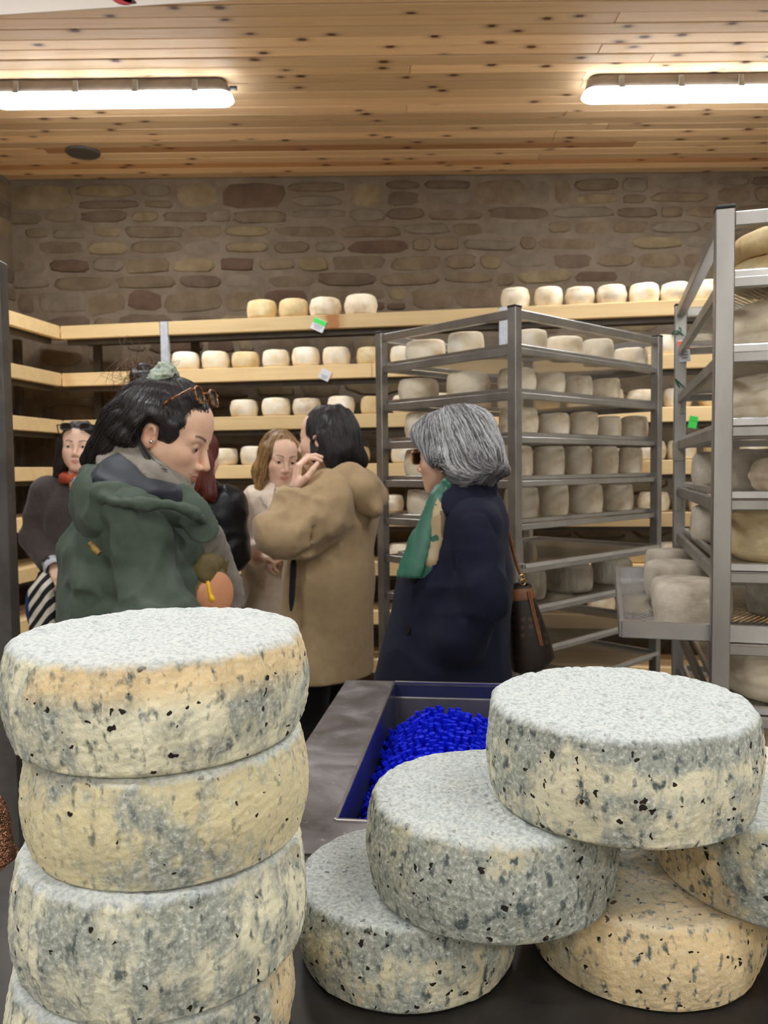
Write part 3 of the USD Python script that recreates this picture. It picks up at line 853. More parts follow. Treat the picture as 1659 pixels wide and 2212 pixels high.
# label tags and string hanging from the rear post of the right rack
rp = QN + QV * QB
Yp = rp[1] - .03
hang_tag(1478, 758, Yp, .038, .072, .10, 'orange and white label tag on the rear post of the right-hand rack', 'tag_orange')
hang_tag(1474, 865, Yp, .028, .085, .06, 'clear plastic label sleeve hanging on the rear post, upper one', None, .5, 'tag_film', 0)
hang_tag(1465, 975, Yp, .042, .062, .03, 'grey paper label on the rear post between two clear sleeves', None, .1, 'tag_film', 0)
hang_tag(1465, 1080, Yp, .028, .070, .06, 'clear plastic label sleeve hanging on the rear post, lower one', None, .6, 'tag_film', 0)
hang_tag(1497, 912, 3.3, .036, .05, -.2, 'bright green label clip seen between the posts of the right-hand rack', 'tag_green', 0, 'tag_green', 0)
for i, (px, py) in enumerate([(1466, 725), (1468, 830)]):
    c = at(px, py, Yp)
    a = np.linspace(0, 2.2 * PI, 26)
    pts = np.stack([c[0] + .016 * np.cos(a + 1.2 * i) - .008 * (1 - i) * a / 6, c[1] + .006 * np.sin(2 * a), c[2] + (.018 if i else .009) * np.sin(a) + (.02 * a / 6 if not i else 0)], 1)
    o = obj('string_tie', tube(pts, .0022, 6), 'tie_green', smooth=True)
    _data(stage.GetPrimAtPath(o), ('dark green string tie high on the rear post of the right-hand rack', 'looped green string tie lower on the rear post of the right-hand rack')[i], 'string', 'string ties on the rear post')

# steel post of another rack at the left edge
p0 = at(1, 1000, 2.19)
t = thing('steel_rack', 'dark steel rack at the left edge of the picture, one post in view', 'rack')
AXL = ((1, 0, 0), (0, 1, 0), (0, 0, 1))
ztop = at(2, 566, 2.19)[2]
for dx, dy in ((0, 0), (-.6, 0), (0, -.5), (-.6, -.5)):
    q = np.array([p0[0] + dx + 0, p0[1] + dy, 0])
    obj('post', bbox(q + EZ * ztop / 2, (.055, .05, ztop), .002, AXL), 'steel_dark', t)
for z in (ztop - .03, 1.55, 1.1, .65, .2):
    for dy in (0, -.5):
        obj('rail', bbox((p0[0] - .31, p0[1] + dy, z), (.55, .03, .03), .002), 'steel_dark', t)

# ------------------------------------------------------------------ brushing machine with a sunken tank and a roller brush
TZ = .917
M1 = np.array([1, -.128, 0]) / math.hypot(1, .128)
M2 = np.array([.128, 1, 0]) / math.hypot(1, .128)
MO = at_z(748.5, 1469, TZ)                               # far left corner of the work top


def PM(s, d, z=0.0):
    """s to the right, d towards the camera from the far left corner"""
    q = MO + M1 * s - M2 * d
    return np.array([q[0], q[1], TZ + z])


tl = at_z(853, 1472, TZ)
TS0 = float((tl - MO) @ M1)                               # tank: left side
TS1, TD0, TD1 = TS0 + .34, .012, .80
MW, MD = TS1 + .10, .905
mach = thing('brushing_machine', 'grey steel brushing machine with a sunken tank tinted for blue reflections behind the cheeses', 'machine')
T = np.eye(4); T[:3, 0], T[:3, 1], T[:3, 2] = M1, -M2, EZ
T[:3, 3] = PM(0, 0, -.035)
if np.linalg.det(T[:3, :3]) < 0:
    T[:3, 2] = -EZ; T[:3, 3] = PM(0, 0, 0)
topm = trimesh.creation.extrude_polygon(sg.box(0, 0, MW, MD).difference(sg.box(TS0, TD0, TS1, TD1)), .035)
topm.apply_transform(T)
obj('worktop', topm, 'worktop', mach)
AXM = (M1, M2, EZ)
for (s0, s1, d0, d1) in ((TS0, TS0 + .002, TD0, TD1), (TS1 - .002, TS1, TD0, TD1), (TS0, TS1, TD0, TD0 + .002), (TS0, TS1, TD1 - .002, TD1)):
    obj('tank_wall', box(PM((s0 + s1) / 2, (d0 + d1) / 2, -.17), (s1 - s0, d1 - d0, .33), AXM), 'tank_steel_reflection', mach)
obj('tank_floor', box(PM((TS0 + TS1) / 2, (TD0 + TD1) / 2, -.336), (TS1 - TS0, TD1 - TD0, .003), AXM), 'tank_steel_reflection', mach)
for (p, q) in ((PM(TS0, TD0), PM(TS1, TD0)), (PM(TS0, TD0), PM(TS0, TD1)), (PM(TS1, TD0), PM(TS1, TD1)), (PM(TS0, TD1), PM(TS1, TD1))):
    obj('tank_edge', bar(p + EZ * .001, q + EZ * .001, .006, .006, .001), 'steel_bright', mach)
for (s, d) in ((.03, .03), (MW - .03, .03), (.03, MD - .03), (MW - .03, MD - .03)):
    obj('leg', bbox(PM(s, d, -.035 - (TZ - .035) / 2), (.045, .045, TZ - .035), .002, AXM), 'steel_dull', mach)
obj('apron', cat_([bbox(PM(MW / 2, .012, -.09), (MW - .04, .012, .11), .002, AXM), bbox(PM(.012, MD / 2, -.09), (.012, MD - .04, .11), .002, AXM), bbox(PM(MW - .012, MD / 2, -.09), (.012, MD - .04, .11), .002, AXM)]), 'steel_dull', mach)
# roller brush: a core and radial tufts
BR, BC = .180, .070
bs, bz = TS0 + .138, -.010 - .180
br = thing('roller_brush', 'bright blue bristle roller brush lying in the machine tank', 'brush')
obj('core', tube([PM(bs, .17, bz), PM(bs, .77, bz)], BC, 24), 'bristle_core', br, smooth=40)
obj('axle', tube([PM(bs, .014, bz), PM(bs, .798, bz)], .016, 12), 'steel', br, smooth=40)
brng = np.random.default_rng(5)
tufts = []
for d in np.arange(.165, .775, .0135):
    off = brng.uniform(0, .2)
    for a in np.arange(0, 2 * PI, 2 * PI / 62):
        a2 = a + off + brng.normal(0, .012)
        rad = M1 * math.sin(a2) + EZ * math.cos(a2)
        if rad[2] < -.55:
            continue
        L = BR * brng.uniform(.93, 1.02)
        lim = (bs - TS0 - .006) if rad @ M1 < 0 else (TS1 - bs - .006)
        L = min(L, lim / max(1e-6, abs(rad @ M1)))
        p = PM(bs, d + brng.normal(0, .002), bz)
        tip = p + rad * L + M2 * brng.normal(0, .006) + M1 * brng.normal(0, .003)
        tufts.append(tube([p + rad * BC * .95, p + rad * L * .8 + (tip - p - rad * L) * .6, tip], [.0030, .0048, .0062], 5))
obj('bristles', cat_(tufts), 'bristle_blue', br, kind='stuff')

# ------------------------------------------------------------------ low dark table under the cheeses
ct = thing('cheese_table', 'dark steel table under the large mouldy cheeses in the foreground', 'table')
plain('table_dark', srgb(74, 70, 66), 0.35, metallic=0.5, noise=1, scale=8, col2=srgb(50, 47, 44), bump=0.1, bscale=40, world=True)
s0, s1, d0, d1 = -.30, .92, MD + .004, MD + .80
obj('table_top', bbox(PM((s0 + s1) / 2, (d0 + d1) / 2, -.02), (s1 - s0, d1 - d0, .04), .004, AXM), 'table_dark', ct)
for s in (s0 + .05, s1 - .05):
    for d in (d0 + .05, d1 - .05):
        obj('leg', bbox(PM(s, d, -.04 - (TZ - .04) / 2), (.045, .045, TZ - .04), .003, AXM), 'steel_dull', ct)

# ------------------------------------------------------------------ big mouldy wheels in the foreground
def mold_mesh(R, H, seed, nt=340, r=.0095, tilt=0.0, groove=1.0, dent=1.0):
    prof = []
    n_top, n_side, n_arc = 46, 52, 10
    bl = .0055
    for t in np.linspace(0.03, 1, 14):
        prof.append(((R - r) * t, 0.0))
    for a in np.linspace(0, PI / 2, n_arc)[1:]:
        prof.append((R - r + r * math.sin(a), r - r * math.cos(a)))
    for t in np.linspace(0, 1, n_side)[1:-1]:
        prof.append((R + bl * math.sin(PI * t), r + (H - 2 * r) * t))
    for a in np.linspace(0, PI / 2, n_arc):
        prof.append((R - r + r * math.cos(a), H - r + r * math.sin(a)))
    for t in np.linspace(1, 0.004, n_top)[1:]:
        prof.append(((R - r) * t, H + .0015 * (1 - t * t)))
    m = lathe(prof, nt)
    v = np.array(m.vertices)
    th = np.arctan2(v[:, 1], v[:, 0])
    rad = np.linalg.norm(v[:, :2], axis=1)
    top = np.clip((v[:, 2] - (H - r)) / r, 0, 1) ** 2
    bot = np.clip((r - v[:, 2]) / r, 0, 1)
    side = np.clip(1 - top - bot, 0, 1)
    n3 = np.stack([np.cos(th) * (1 - top), np.sin(th) * (1 - top), top - bot * .0], 1)
    low = meshkit.fbm(v * 9 + seed * 3.3, 2, seed) - .5
    q = v * np.array([1, 1, .45])
    lum = meshkit.fbm(q * 95 + seed, 2, seed + 3) - .5
    lum2 = meshkit.noise(v * 260 + seed, seed + 5) - .5
    gr = meshkit.noise(np.stack([th * R * 95, v[:, 2] * 9, 0 * th + seed], 1), seed + 9) - .5
    honey = meshkit.noise(np.stack([v[:, 0] * 150, v[:, 1] * 150, 0 * th], 1), seed + 11) - .5
    disp = low * .009 * (1 - top * .45) + lum * .0030 * (1 - .3 * top) + lum2 * .0013 + side * gr * .0030 * groove - top * np.clip(honey, 0, 1) * .0030 * dent
    disp *= np.where(bot > .6, .3, 1)
    v = v + n3 * disp[:, None]
    v[:, 2] += tilt * v[:, 0]
    return trimesh.Trimesh(v, m.faces, process=False)


FG = [  # px centre column, Y, D, base z, H, material arguments, label
    (305, .720, .262, TZ, .0980, dict(gray=.66, spots=1.1), 'mouldy cheese wheel at the very bottom of the tall left stack'),
    (330, .720, .266, TZ + .098, .1050, dict(gray=.60, spots=1.1), 'speckled grey mouldy cheese wheel third from the top of the left stack'),
    (352, .722, .260, TZ + .203, .0940, dict(gray=.40, spots=.9, base=srgb(226, 214, 172)), 'cream mouldy cheese wheel second from the top of the left stack'),
    (336, .720, .270, TZ + .297, .0920, dict(gray=.50, gold=.50, gold_dir=-.7, gz=(.052, .2), spots=1.1, top_white=.95), 'topmost cheese wheel of the left stack, golden under its white top'),
    (868, .862, .252, TZ, .0880, dict(gray=.66, spots=1.2, band=.30, top_white=.6, base=srgb(220, 210, 176)), 'mouldy cheese wheel on the table at the lower left of the pyramid'),  # pyramid wheels: darker base and greyer cover carry painted shade
    (1390, .865, .262, TZ, .0880, dict(gray=.52, gold=.46, gold_dir=-1.0, spots=1.2, top_white=.2, base=srgb(206, 190, 152)), 'golden brown cheese wheel on the table at the lower right of the pyramid'),  # base darkened for dirt and for painted shade
    (1057, .838, .272, TZ + .0885, .1000, dict(gray=.86, spots=1.25, top_white=.75, base=srgb(214, 206, 176)), 'grey-green cheese wheel on the left of the pyramid middle layer'),  # more mould, with side shade painted into the base colour
    (1705, .842, .272, TZ + .0885, .1000, dict(gray=.78, spots=1.1, gold=.40, gold_dir=2.4, top_white=.75, base=srgb(216, 206, 172)), 'cheese wheel on the right of the pyramid middle layer'),  # shaded sides painted through a greyer cover and darker base
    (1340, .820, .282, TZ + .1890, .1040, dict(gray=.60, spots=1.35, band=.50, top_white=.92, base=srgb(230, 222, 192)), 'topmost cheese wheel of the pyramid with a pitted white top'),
    (1960, .865, .252, TZ, .0880, dict(gray=.6), 'mouldy cheese wheel at the right end of the pyramid base'),
]
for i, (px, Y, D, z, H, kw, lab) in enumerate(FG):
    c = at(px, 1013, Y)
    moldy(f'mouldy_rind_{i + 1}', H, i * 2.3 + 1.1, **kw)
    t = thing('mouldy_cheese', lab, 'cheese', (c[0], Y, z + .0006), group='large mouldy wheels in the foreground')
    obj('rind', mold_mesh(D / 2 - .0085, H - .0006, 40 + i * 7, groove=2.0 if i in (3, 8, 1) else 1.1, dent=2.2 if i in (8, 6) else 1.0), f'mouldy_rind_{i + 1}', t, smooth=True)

# ------------------------------------------------------------------ sculpting: smooth-blended distance fields turned into one mesh
class Sculpt:
    def __init__(self, lo, hi, h, fine=()):
        """grid from lo to hi with step h; fine: (lo, hi, step) boxes where the grid is denser"""
        self.ax = []
        for k in range(3):
            x, xs = lo[k], [lo[k]]
            while x < hi[k]:
                st = h
                for fl, fh, fs in fine:
                    if fl[k] - fs <= x <= fh[k]:
                        st = min(st, fs)
                x += st
                xs.append(x)
            self.ax.append(np.array(xs))
        self.F = np.full([len(a) for a in self.ax], 1.0, np.float32)

    def _block(self, lo, hi):
        return tuple(slice(max(0, np.searchsorted(a, l) - 1), min(len(a), np.searchsorted(a, h) + 1)) for a, l, h in zip(self.ax, lo, hi))

    def _pts(self, b):
        g = np.meshgrid(*[a[s] for a, s in zip(self.ax, b)], indexing='ij')
        return np.stack(g, -1)

    def add(self, fn, k=0.01, cut=False, pad=0.02):
        f, lo, hi = fn
        b = self._block(lo - k - pad, hi + k + pad)
        if any(s.stop - s.start < 1 for s in b):
            return self
        d = f(self._pts(b)).astype(np.float32)
        F = self.F[b]
        if cut:
            d = -d
            if k > 0:
                h = np.clip(0.5 - 0.5 * (d - F) / k, 0, 1)
                # smooth maximum
                F2 = -(-F * 1.0)
                a, c = -F, -d
                hh = np.maximum(k - np.abs(a - c), 0) / k
                F2 = -(np.minimum(a, c) - hh * hh * k * 0.25)
                self.F[b] = F2
            else:
                self.F[b] = np.maximum(F, d)
        else:
            if k > 0:
                hh = np.maximum(k - np.abs(F - d), 0) / k
                self.F[b] = np.minimum(F, d) - hh * hh * k * 0.25
            else:
                self.F[b] = np.minimum(F, d)
        return self

    def cut(self, fn, k=0.01, pad=0.02):
        return self.add(fn, k, True, pad)

    def shift(self, fn, band=0.03):
        """adds fn(points) to the field near the surface (folds, strands)"""
        m = np.abs(self.F) < band
        i = np.nonzero(m)
        p = np.stack([a[j] for a, j in zip(self.ax, i)], -1)
        self.F[m] += fn(p).astype(np.float32)
        return self

    def mesh(self):
        F, (xs, ys, zs) = self.F, self.ax
        s = F < 0
        for k in range(3):      # keep the border open to the outside
            sl = [slice(None)] * 3
            for e in (0, -1):
                sl[k] = e
                s[tuple(sl)] = False
        n = np.array(F.shape) - 1
        cnt = np.zeros(n, np.int8)
        offs = list(np.ndindex(2, 2, 2))
        for o in offs:
            cnt += s[o[0]:o[0] + n[0], o[1]:o[1] + n[1], o[2]:o[2] + n[2]]
        ci = np.stack(np.nonzero((cnt > 0) & (cnt < 8)), 1)
        idx = np.full(n, -1, np.int64)
        idx[tuple(ci.T)] = np.arange(len(ci))
        val = np.stack([F[tuple((ci + o).T)] for o in offs], 1)
        ins = np.stack([s[tuple((ci + o).T)] for o in offs], 1)
        pos = [np.stack([xs[ci[:, 0] + o[0]], ys[ci[:, 1] + o[1]], zs[ci[:, 2] + o[2]]], 1) for o in offs]
        acc, num = np.zeros((len(ci), 3)), np.zeros(len(ci))
        for a in range(8):
            for b in range(a + 1, 8):
                if sum(abs(x - y) for x, y in zip(offs[a], offs[b])) != 1:
                    continue
                m = ins[:, a] != ins[:, b]
                t = np.clip(val[m, a] / (val[m, a] - val[m, b] + 1e-12), 0.02, .98)[:, None]
                acc[m] += pos[a][m] * (1 - t) + pos[b][m] * t
                num[m] += 1
        v = acc / num[:, None]
        faces = []
        for k in range(3):
            o = [0, 0, 0]
            o[k] = 1
            A = s[tuple(slice(0, -1) if q == k else slice(1, -1) for q in range(3))]
            B = s[tuple(slice(1, None) if q == k else slice(1, -1) for q in range(3))]
            e = np.stack(np.nonzero(A != B), 1)
            e = e + np.array([0 if q == k else 1 for q in range(3)])
            flip = ~s[tuple(e.T)]
            u, w = (k + 1) % 3, (k + 2) % 3
            du, dw = np.zeros(3, int), np.zeros(3, int)
            du[u], dw[w] = 1, 1
            q = [idx[tuple((e - x).T)] for x in (du * 0, du, du + dw, dw)]
            Q = np.stack(q, 1)
            Q[flip] = Q[flip][:, ::-1]
            Q = Q[(Q >= 0).all(1)]
            faces.append(Q)
        Q = np.vstack(faces)
        f = np.vstack([Q[:, [0, 1, 2]], Q[:, [0, 2, 3]]])
        m = trimesh.Trimesh(v, f, process=False)
        if m.volume < 0:
            m.invert()
        return m


A_ = lambda *p: np.asarray(p, float)


def cone(a, b, r1, r2=None, axis=None, flat=1.0):
    """round cone; axis/flat squash its section along an axis"""
    a, b = np.asarray(a, float), np.asarray(b, float)
    r2 = r1 if r2 is None else r2
    ba = b - a
    L2 = max(ba @ ba, 1e-12)
    R = max(r1, r2)

    def f(p):
        q = p - a
        t = np.clip((q @ ba) / L2, 0, 1)
        d = q - t[..., None] * ba
        if axis is not None:
            c = d @ axis
            d = d + (c * (1 / flat - 1))[..., None] * axis
        return np.linalg.norm(d, axis=-1) - (r1 + (r2 - r1) * t)
    R = R * max(1.0, flat)
    return f, np.minimum(a, b) - R, np.maximum(a, b) + R


def ell(c, r, M=None):
    """ellipsoid; M rows are its axes"""
    c, r = np.asarray(c, float), np.asarray(r, float)
    M = np.eye(3) if M is None else np.asarray(M)

    def f(p):
        q = (p - c) @ M.T
        k0 = np.linalg.norm(q / r, axis=-1)
        k1 = np.linalg.norm(q / (r * r), axis=-1)
        return k0 * (k0 - 1) / np.maximum(k1, 1e-6)
    return f, c - r.max(), c + r.max()


def slab(c, h, M=None, r=0.0):
    """rounded box with half sizes h"""
    c, h = np.asarray(c, float), np.asarray(h, float)
    M = np.eye(3) if M is None else np.asarray(M)

    def f(p):
        q = np.abs((p - c) @ M.T) - (h - r)
        return np.linalg.norm(np.maximum(q, 0), axis=-1) + np.minimum(q.max(-1), 0) - r
    R = np.linalg.norm(h)
    return f, c - R, c + R


def chain(S, pts, rs, k=0.01, **kw):
    for i in range(len(pts) - 1):
        S.add(cone(pts[i], pts[i + 1], rs[i], rs[i + 1], **kw), k)
    return S


def nz(p, scale, seed=0, octaves=2):
    return meshkit.fbm(np.asarray(p) * np.asarray(scale), octaves, seed) - .5


def wrinkle(p, scale, seed=0, warp=.03):
    """sharp-crested folds"""
    p = np.asarray(p)
    q = p + warp * np.stack([meshkit.noise(p * 7 + 3.1, seed + 1), meshkit.noise(p * 7 + 9.7, seed + 2), meshkit.noise(p * 7 + 5.3, seed + 3)], -1)
    n = meshkit.noise(q * np.asarray(scale), seed)
    return .3 - (1 - np.abs(2 * n - 1)) ** 3


def ridged(p, scale, seed=0):
    n = meshkit.noise(np.asarray(p) * np.asarray(scale), seed)
    return 1 - np.abs(2 * n - 1) * 2


def frame(yaw, pitch=0.0, roll=0.0):
    """rows forward, left, up; yaw from +x towards +y, pitch > 0 looks down, roll > 0 leans to the left; degrees"""
    y, p, r = np.radians([yaw, pitch, roll])
    f = A_(math.cos(y) * math.cos(p), math.sin(y) * math.cos(p), -math.sin(p))
    l = A_(-math.sin(y), math.cos(y), 0)
    u = np.cross(f, l)
    l, u = l * math.cos(r) - u * math.sin(r), u * math.cos(r) + l * math.sin(r)
    return np.array([f, l, u])


def head_cones(S, O, M, sc=1.0, smile=0.0, eye_open=1.0, nose=1.0, jaw=1.0, ears=(-1, 1)):
    W = lambda f, l, u: O + sc * (f * M[0] + l * M[1] + u * M[2])
    e = lambda c, r, k, cut=False: S.add(ell(W(*c), sc * A_(*r), M), k * sc, cut, .015)
    c = lambda a, b, r1, r2, k, cut=False: S.add(cone(W(*a), W(*b), r1 * sc, r2 * sc), k * sc, cut, .015)
    e((-.018, 0, .028), (.096, .074, .084), .01)
    e((.030, 0, -.030), (.058, .058 * jaw, .078), .03)
    e((.040, 0, .042), (.046, .060, .052), .03)
    for s in (-1, 1):
        c((.012, s * .050 * jaw, -.045), (.062, s * .012, -.096), .018, .015, .03)
        e((.054, s * .036, -.026), (.030, .026, .026), .025)
        c((.076, s * .010, .017), (.070, s * .044, .016), .012, .009, .016)
    c((.070, -.006, -.097), (.070, .006, -.097), .0155, .0155, .02)
    e((.066, 0, -.060), (.030, .033, .030), .025)
    for s in (-1, 1):
        e((.096, s * .0325, -.002), (.0155, .0175, .0125), .012, True)
    c((.086, 0, .006), (.1075 + .004 * nose, 0, -.035), .0068, .0095, .012)
    for s in (-1, 1):
        e((.0985, s * .0105, -.0415), (.0105, .0075, .0075), .006)
        e((.104, s * .0055, -.0495), (.005, .0032, .003), .003, True)
        # lids over the eyeball
        e((.0745, s * .0315, -.001), (.0142, .0150, .0130), .004)
        o = max(.0016, .0052 * eye_open)
        e((.0905, s * .0318, -.0025 - .002 * (1 - eye_open)), (.0085, .0125, o), .0015, True)
    # lips
    w = .021 + .004 * smile
    for s in (-1, 1):
        c((.0855 - .003 * smile, s * w, -.0675 + .004 * smile), (.0965, s * .004, -.0630), .0036, .0050, .005)
        c((.0850 - .003 * smile, s * w * .9, -.0690 + .004 * smile), (.0945, s * .003, -.0735), .0036, .0062, .005)
        c((.0930 - .003 * smile, s * w, -.0672 + .004 * smile), (.1035, 0, -.0680), .0014, .0016, .002, True)
    for s in ears:
        Me = frame_tilt(M, s)
        e((-.010, s * .0750, -.014), (.0185, .0075, .030), .006)
        S.add(ell(W(-.012, s * .0815, .000), sc * A_(.020, .0050, .016), Me), .004 * sc)
        S.cut(ell(W(-.008, s * .0860, -.010), sc * A_(.0105, .0085, .0165), Me), .004 * sc)
    return W


def frame_tilt(M, s):
    a = s * .35
    f, l, u = M
    return np.array([f * math.cos(a) + l * math.sin(a), l * math.cos(a) - f * math.sin(a), u])


def face_tint(v, O, M, sc, skin, lip, brow, blush=.25):
    q = ((v - O) @ M.T) / sc
    col = np.tile(np.asarray(skin, float), (len(v), 1))
    front = q[:, 0] > .02

    def blend(w, c):
        nonlocal col
        col = col * (1 - w[:, None]) + np.asarray(c) * w[:, None]
    red = np.asarray(skin) * A_(1.06, .74, .70)
    for s in (-1, 1):
        d = np.linalg.norm((q - A_(.062, s * .042, -.030)) / A_(.03, .022, .020), axis=1)
        blend(np.clip(1.2 - d, 0, 1) * blush * front, red)
        d = np.linalg.norm((q - A_(-.01, s * .079, -.012)) / A_(.022, .015, .032), axis=1)
        blend(np.clip(1.3 - d, 0, 1) * .55, red)
    d = np.linalg.norm((q - A_(.112, 0, -.036)) / A_(.015, .014, .014), axis=1)
    blend(np.clip(1.4 - d, 0, 1) * blush * 1.3, red)
    # lips
    a = np.abs(q[:, 1]) / .0225
    dz = q[:, 2] + .0683
    up = (dz < .0085 * (1 - a ** 1.6)) & (dz > -.0105 * (1 - a * a)) & (q[:, 0] > .078) & (a < 1)
    blend(up * .85, lip)
    # brows
    for s in (-1, 1):
        t = (q[:, 1] * s - .013) / .036
        zc = .0205 + .0065 * np.sin(np.clip(t, 0, 1) * 2.3)
        w = np.clip(1.5 - np.abs(q[:, 2] - zc) / (.0030 * (1.25 - .6 * np.clip(t, 0, 1))), 0, 1) * (t > 0) * (t < 1) * (q[:, 0] > .03)
        blend(w * .85, brow)
        # lash line and socket shade of the lid
        d = np.linalg.norm((q - A_(.086, s * .0318, -.001)) / A_(.02, .0145, .0075), axis=1)
        blend(np.clip(1.35 - d, 0, 1) * .55 * front, np.asarray(brow) * 1.6)
    return col


def add_eyes(parent, O, M, sc, look=(0, 0), iris='iris_dark'):
    for s in (-1, 1):
        c = O + sc * (.0745 * M[0] + s * .0315 * M[1] - .001 * M[2])
        m = trimesh.creation.icosphere(3, .0124 * sc)
        m.apply_translation(c)
        e = obj('eye', m, 'eye_white', parent, smooth=True)
        d = M[0] + look[0] * M[1] + look[1] * M[2]
        d /= np.linalg.norm(d)
        i = trimesh.creation.icosphere(2, .0062 * sc)
        i.apply_scale((1, 1, .5))
        T = np.eye(4)
        x = np.cross((0.1, 0.3, 1), d); x /= np.linalg.norm(x)
        T[:3, 0], T[:3, 1], T[:3, 2], T[:3, 3] = x, np.cross(d, x), d, c + d * .0108 * sc
        i.apply_transform(T)
        obj('iris', i, iris, e, smooth=True)


def hand(S, wrist, d, n, side, bends=((.3, .5, .3),) * 4, thumb=(.5, .4), sc=1.0, spread=.10, k=.004):
    """wrist: joint; d: direction of the fingers; n: out of the palm; side: +1 when the thumb lies along n x d"""
    d = np.asarray(d, float) / np.linalg.norm(d)
    n = np.asarray(n, float) - d * (np.asarray(n, float) @ d)
    n /= np.linalg.norm(n)
    s = np.cross(n, d) * side
    W = np.asarray(wrist, float)
    L = [(.042, .025, .021), (.046, .029, .022), (.043, .027, .022), (.033, .020, .019)]
    xs = (.030, .010, -.010, -.029)
    kn = (.082, .086, .081, .072)
    rr = (.0086, .0088, .0084, .0076)
    S.add(cone(W, W + d * .03 * sc, .021 * sc, .023 * sc, n, .72), .01)
    for i in range(4):
        K = W + sc * (d * kn[i] + s * xs[i])
        S.add(cone(W + sc * (d * .018 + s * xs[i] * .55), K, .0125 * sc, .0105 * sc), .010 * sc)
        ang, p = 0.0, K
        dd0 = d + s * xs[i] * spread * 30 * .1
        dd0 /= np.linalg.norm(dd0)
        for j in range(3):
            ang += bends[i][j]
            dd = dd0 * math.cos(ang) + n * math.sin(ang)
            q = p + dd * L[i][j] * sc
            r0 = rr[i] * (1, .93, .86)[j] * sc
            S.add(cone(p, q, r0, r0 * .92), k * sc)
            p = q
    t0 = W + sc * (d * .022 + s * .022 + n * .006)
    t1 = t0 + sc * .040 * (d * .62 + s * .62 + n * thumb[0]) / np.linalg.norm(d * .62 + s * .62 + n * thumb[0])
    a = d * .92 + s * (.30 - thumb[1]) + n * thumb[0]
    t2 = t1 + sc * .032 * a / np.linalg.norm(a)
    a = d * .95 + s * (.15 - thumb[1] * 1.2) + n * thumb[0] * 1.1
    t3 = t2 + sc * .026 * a / np.linalg.norm(a)
    S.add(cone(t0, t1, .0145 * sc, .0112 * sc), .010 * sc)
    S.add(cone(t1, t2, .0104 * sc, .0096 * sc), k * sc)
    S.add(cone(t2, t3, .0096 * sc, .0082 * sc), k * sc)


def sampler(S):
    from scipy.ndimage import map_coordinates

    def f(p):
        c = [np.interp(p[:, k], S.ax[k], np.arange(len(S.ax[k]))) for k in range(3)]
        return map_coordinates(S.F, c, order=1, mode='nearest')
    return f


def strands(S, starts, flow, n=28, step=.007, lift=.0015, seed=0, follow=1.0, free=0):
    """hairs that follow the surface of S from the start points along flow(points)"""
    f = sampler(S)
    r = np.random.default_rng(seed)
    p = np.array(starts, float)
    L = lift * r.uniform(.2, 1.6, len(p))
    path = [p.copy()]
    h = .004
    jit = r.normal(0, .12, (len(p), 3))

    def grad(q):
        return np.stack([f(q + np.eye(3)[k] * h) - f(q - np.eye(3)[k] * h) for k in range(3)], 1) / (2 * h)
    for i in range(n):
        g = grad(p)
        g /= np.linalg.norm(g, axis=1, keepdims=True) + 1e-9
        d = flow(p) + jit
        d = d - g * (d * g).sum(1, keepdims=True) * follow
        d /= np.linalg.norm(d, axis=1, keepdims=True) + 1e-9
        p = p + d * step
        for _ in range(2):
            v = f(p) - L
            p = p - g * np.clip(v, -.01, .01)[:, None]
        path.append(p.copy())
    return np.stack(path, 1)


def hair_curves(parent, name, paths, width, material, seed=0):
    """paths: (count, points, 3)"""
    path = parent + '/' + numbered(parent, name)
    c = UsdGeom.BasisCurves.Define(stage, path)
    n, k, _ = paths.shape
    c.CreateTypeAttr('linear')
    c.CreatePointsAttr(Vt.Vec3fArray.FromNumpy(paths.reshape(-1, 3).astype(np.float32)))
    c.CreateCurveVertexCountsAttr(Vt.IntArray.FromNumpy(np.full(n, k, np.int32)))
    w = np.tile(width * np.concatenate([np.linspace(.7, 1, 3), np.ones(k - 6), np.linspace(1, .25, 3)]), n)
    c.CreateWidthsAttr(Vt.FloatArray.FromNumpy(w.astype(np.float32)))
    c.SetWidthsInterpolation('vertex')
    UsdShade.MaterialBindingAPI.Apply(c.GetPrim()).Bind(MATS[material])
    _data(c.GetPrim(), kind='stuff')


# ------------------------------------------------------------------ materials of the people
def skin_mat(name):
    return mat(name, {'a': ('attribute', {'attribute': 'tint'}), 'g': ('geometry', {}), 'n': ('noise_texture', {'scale': 500.0, 'detail': 2.0}), 'b': ('bump', {'strength': .12, 'distance': .0006}),
                      'p': ('principled_bsdf', {'roughness': .48, 'specular_ior_level': .4, 'subsurface_weight': .12, 'subsurface_scale': .006, 'subsurface_radius': (1, .35, .2)})},
               [('a.color', 'p.base_color'), ('a.color', 'p.subsurface_radius') if False else ('g.position', 'n.vector'), ('n.fac', 'b.height'), ('b.normal', 'p.normal')])


skin_mat('skin')


def hair_mat(name, c1, c2, rough=.38, scale=60, spec=.5):
    return plain(name, c1, rough, noise=1, scale=scale, col2=c2, bump=.5, bscale=260, dist=.0015, stretch=(1, 1, .18), world=True, spec=spec)


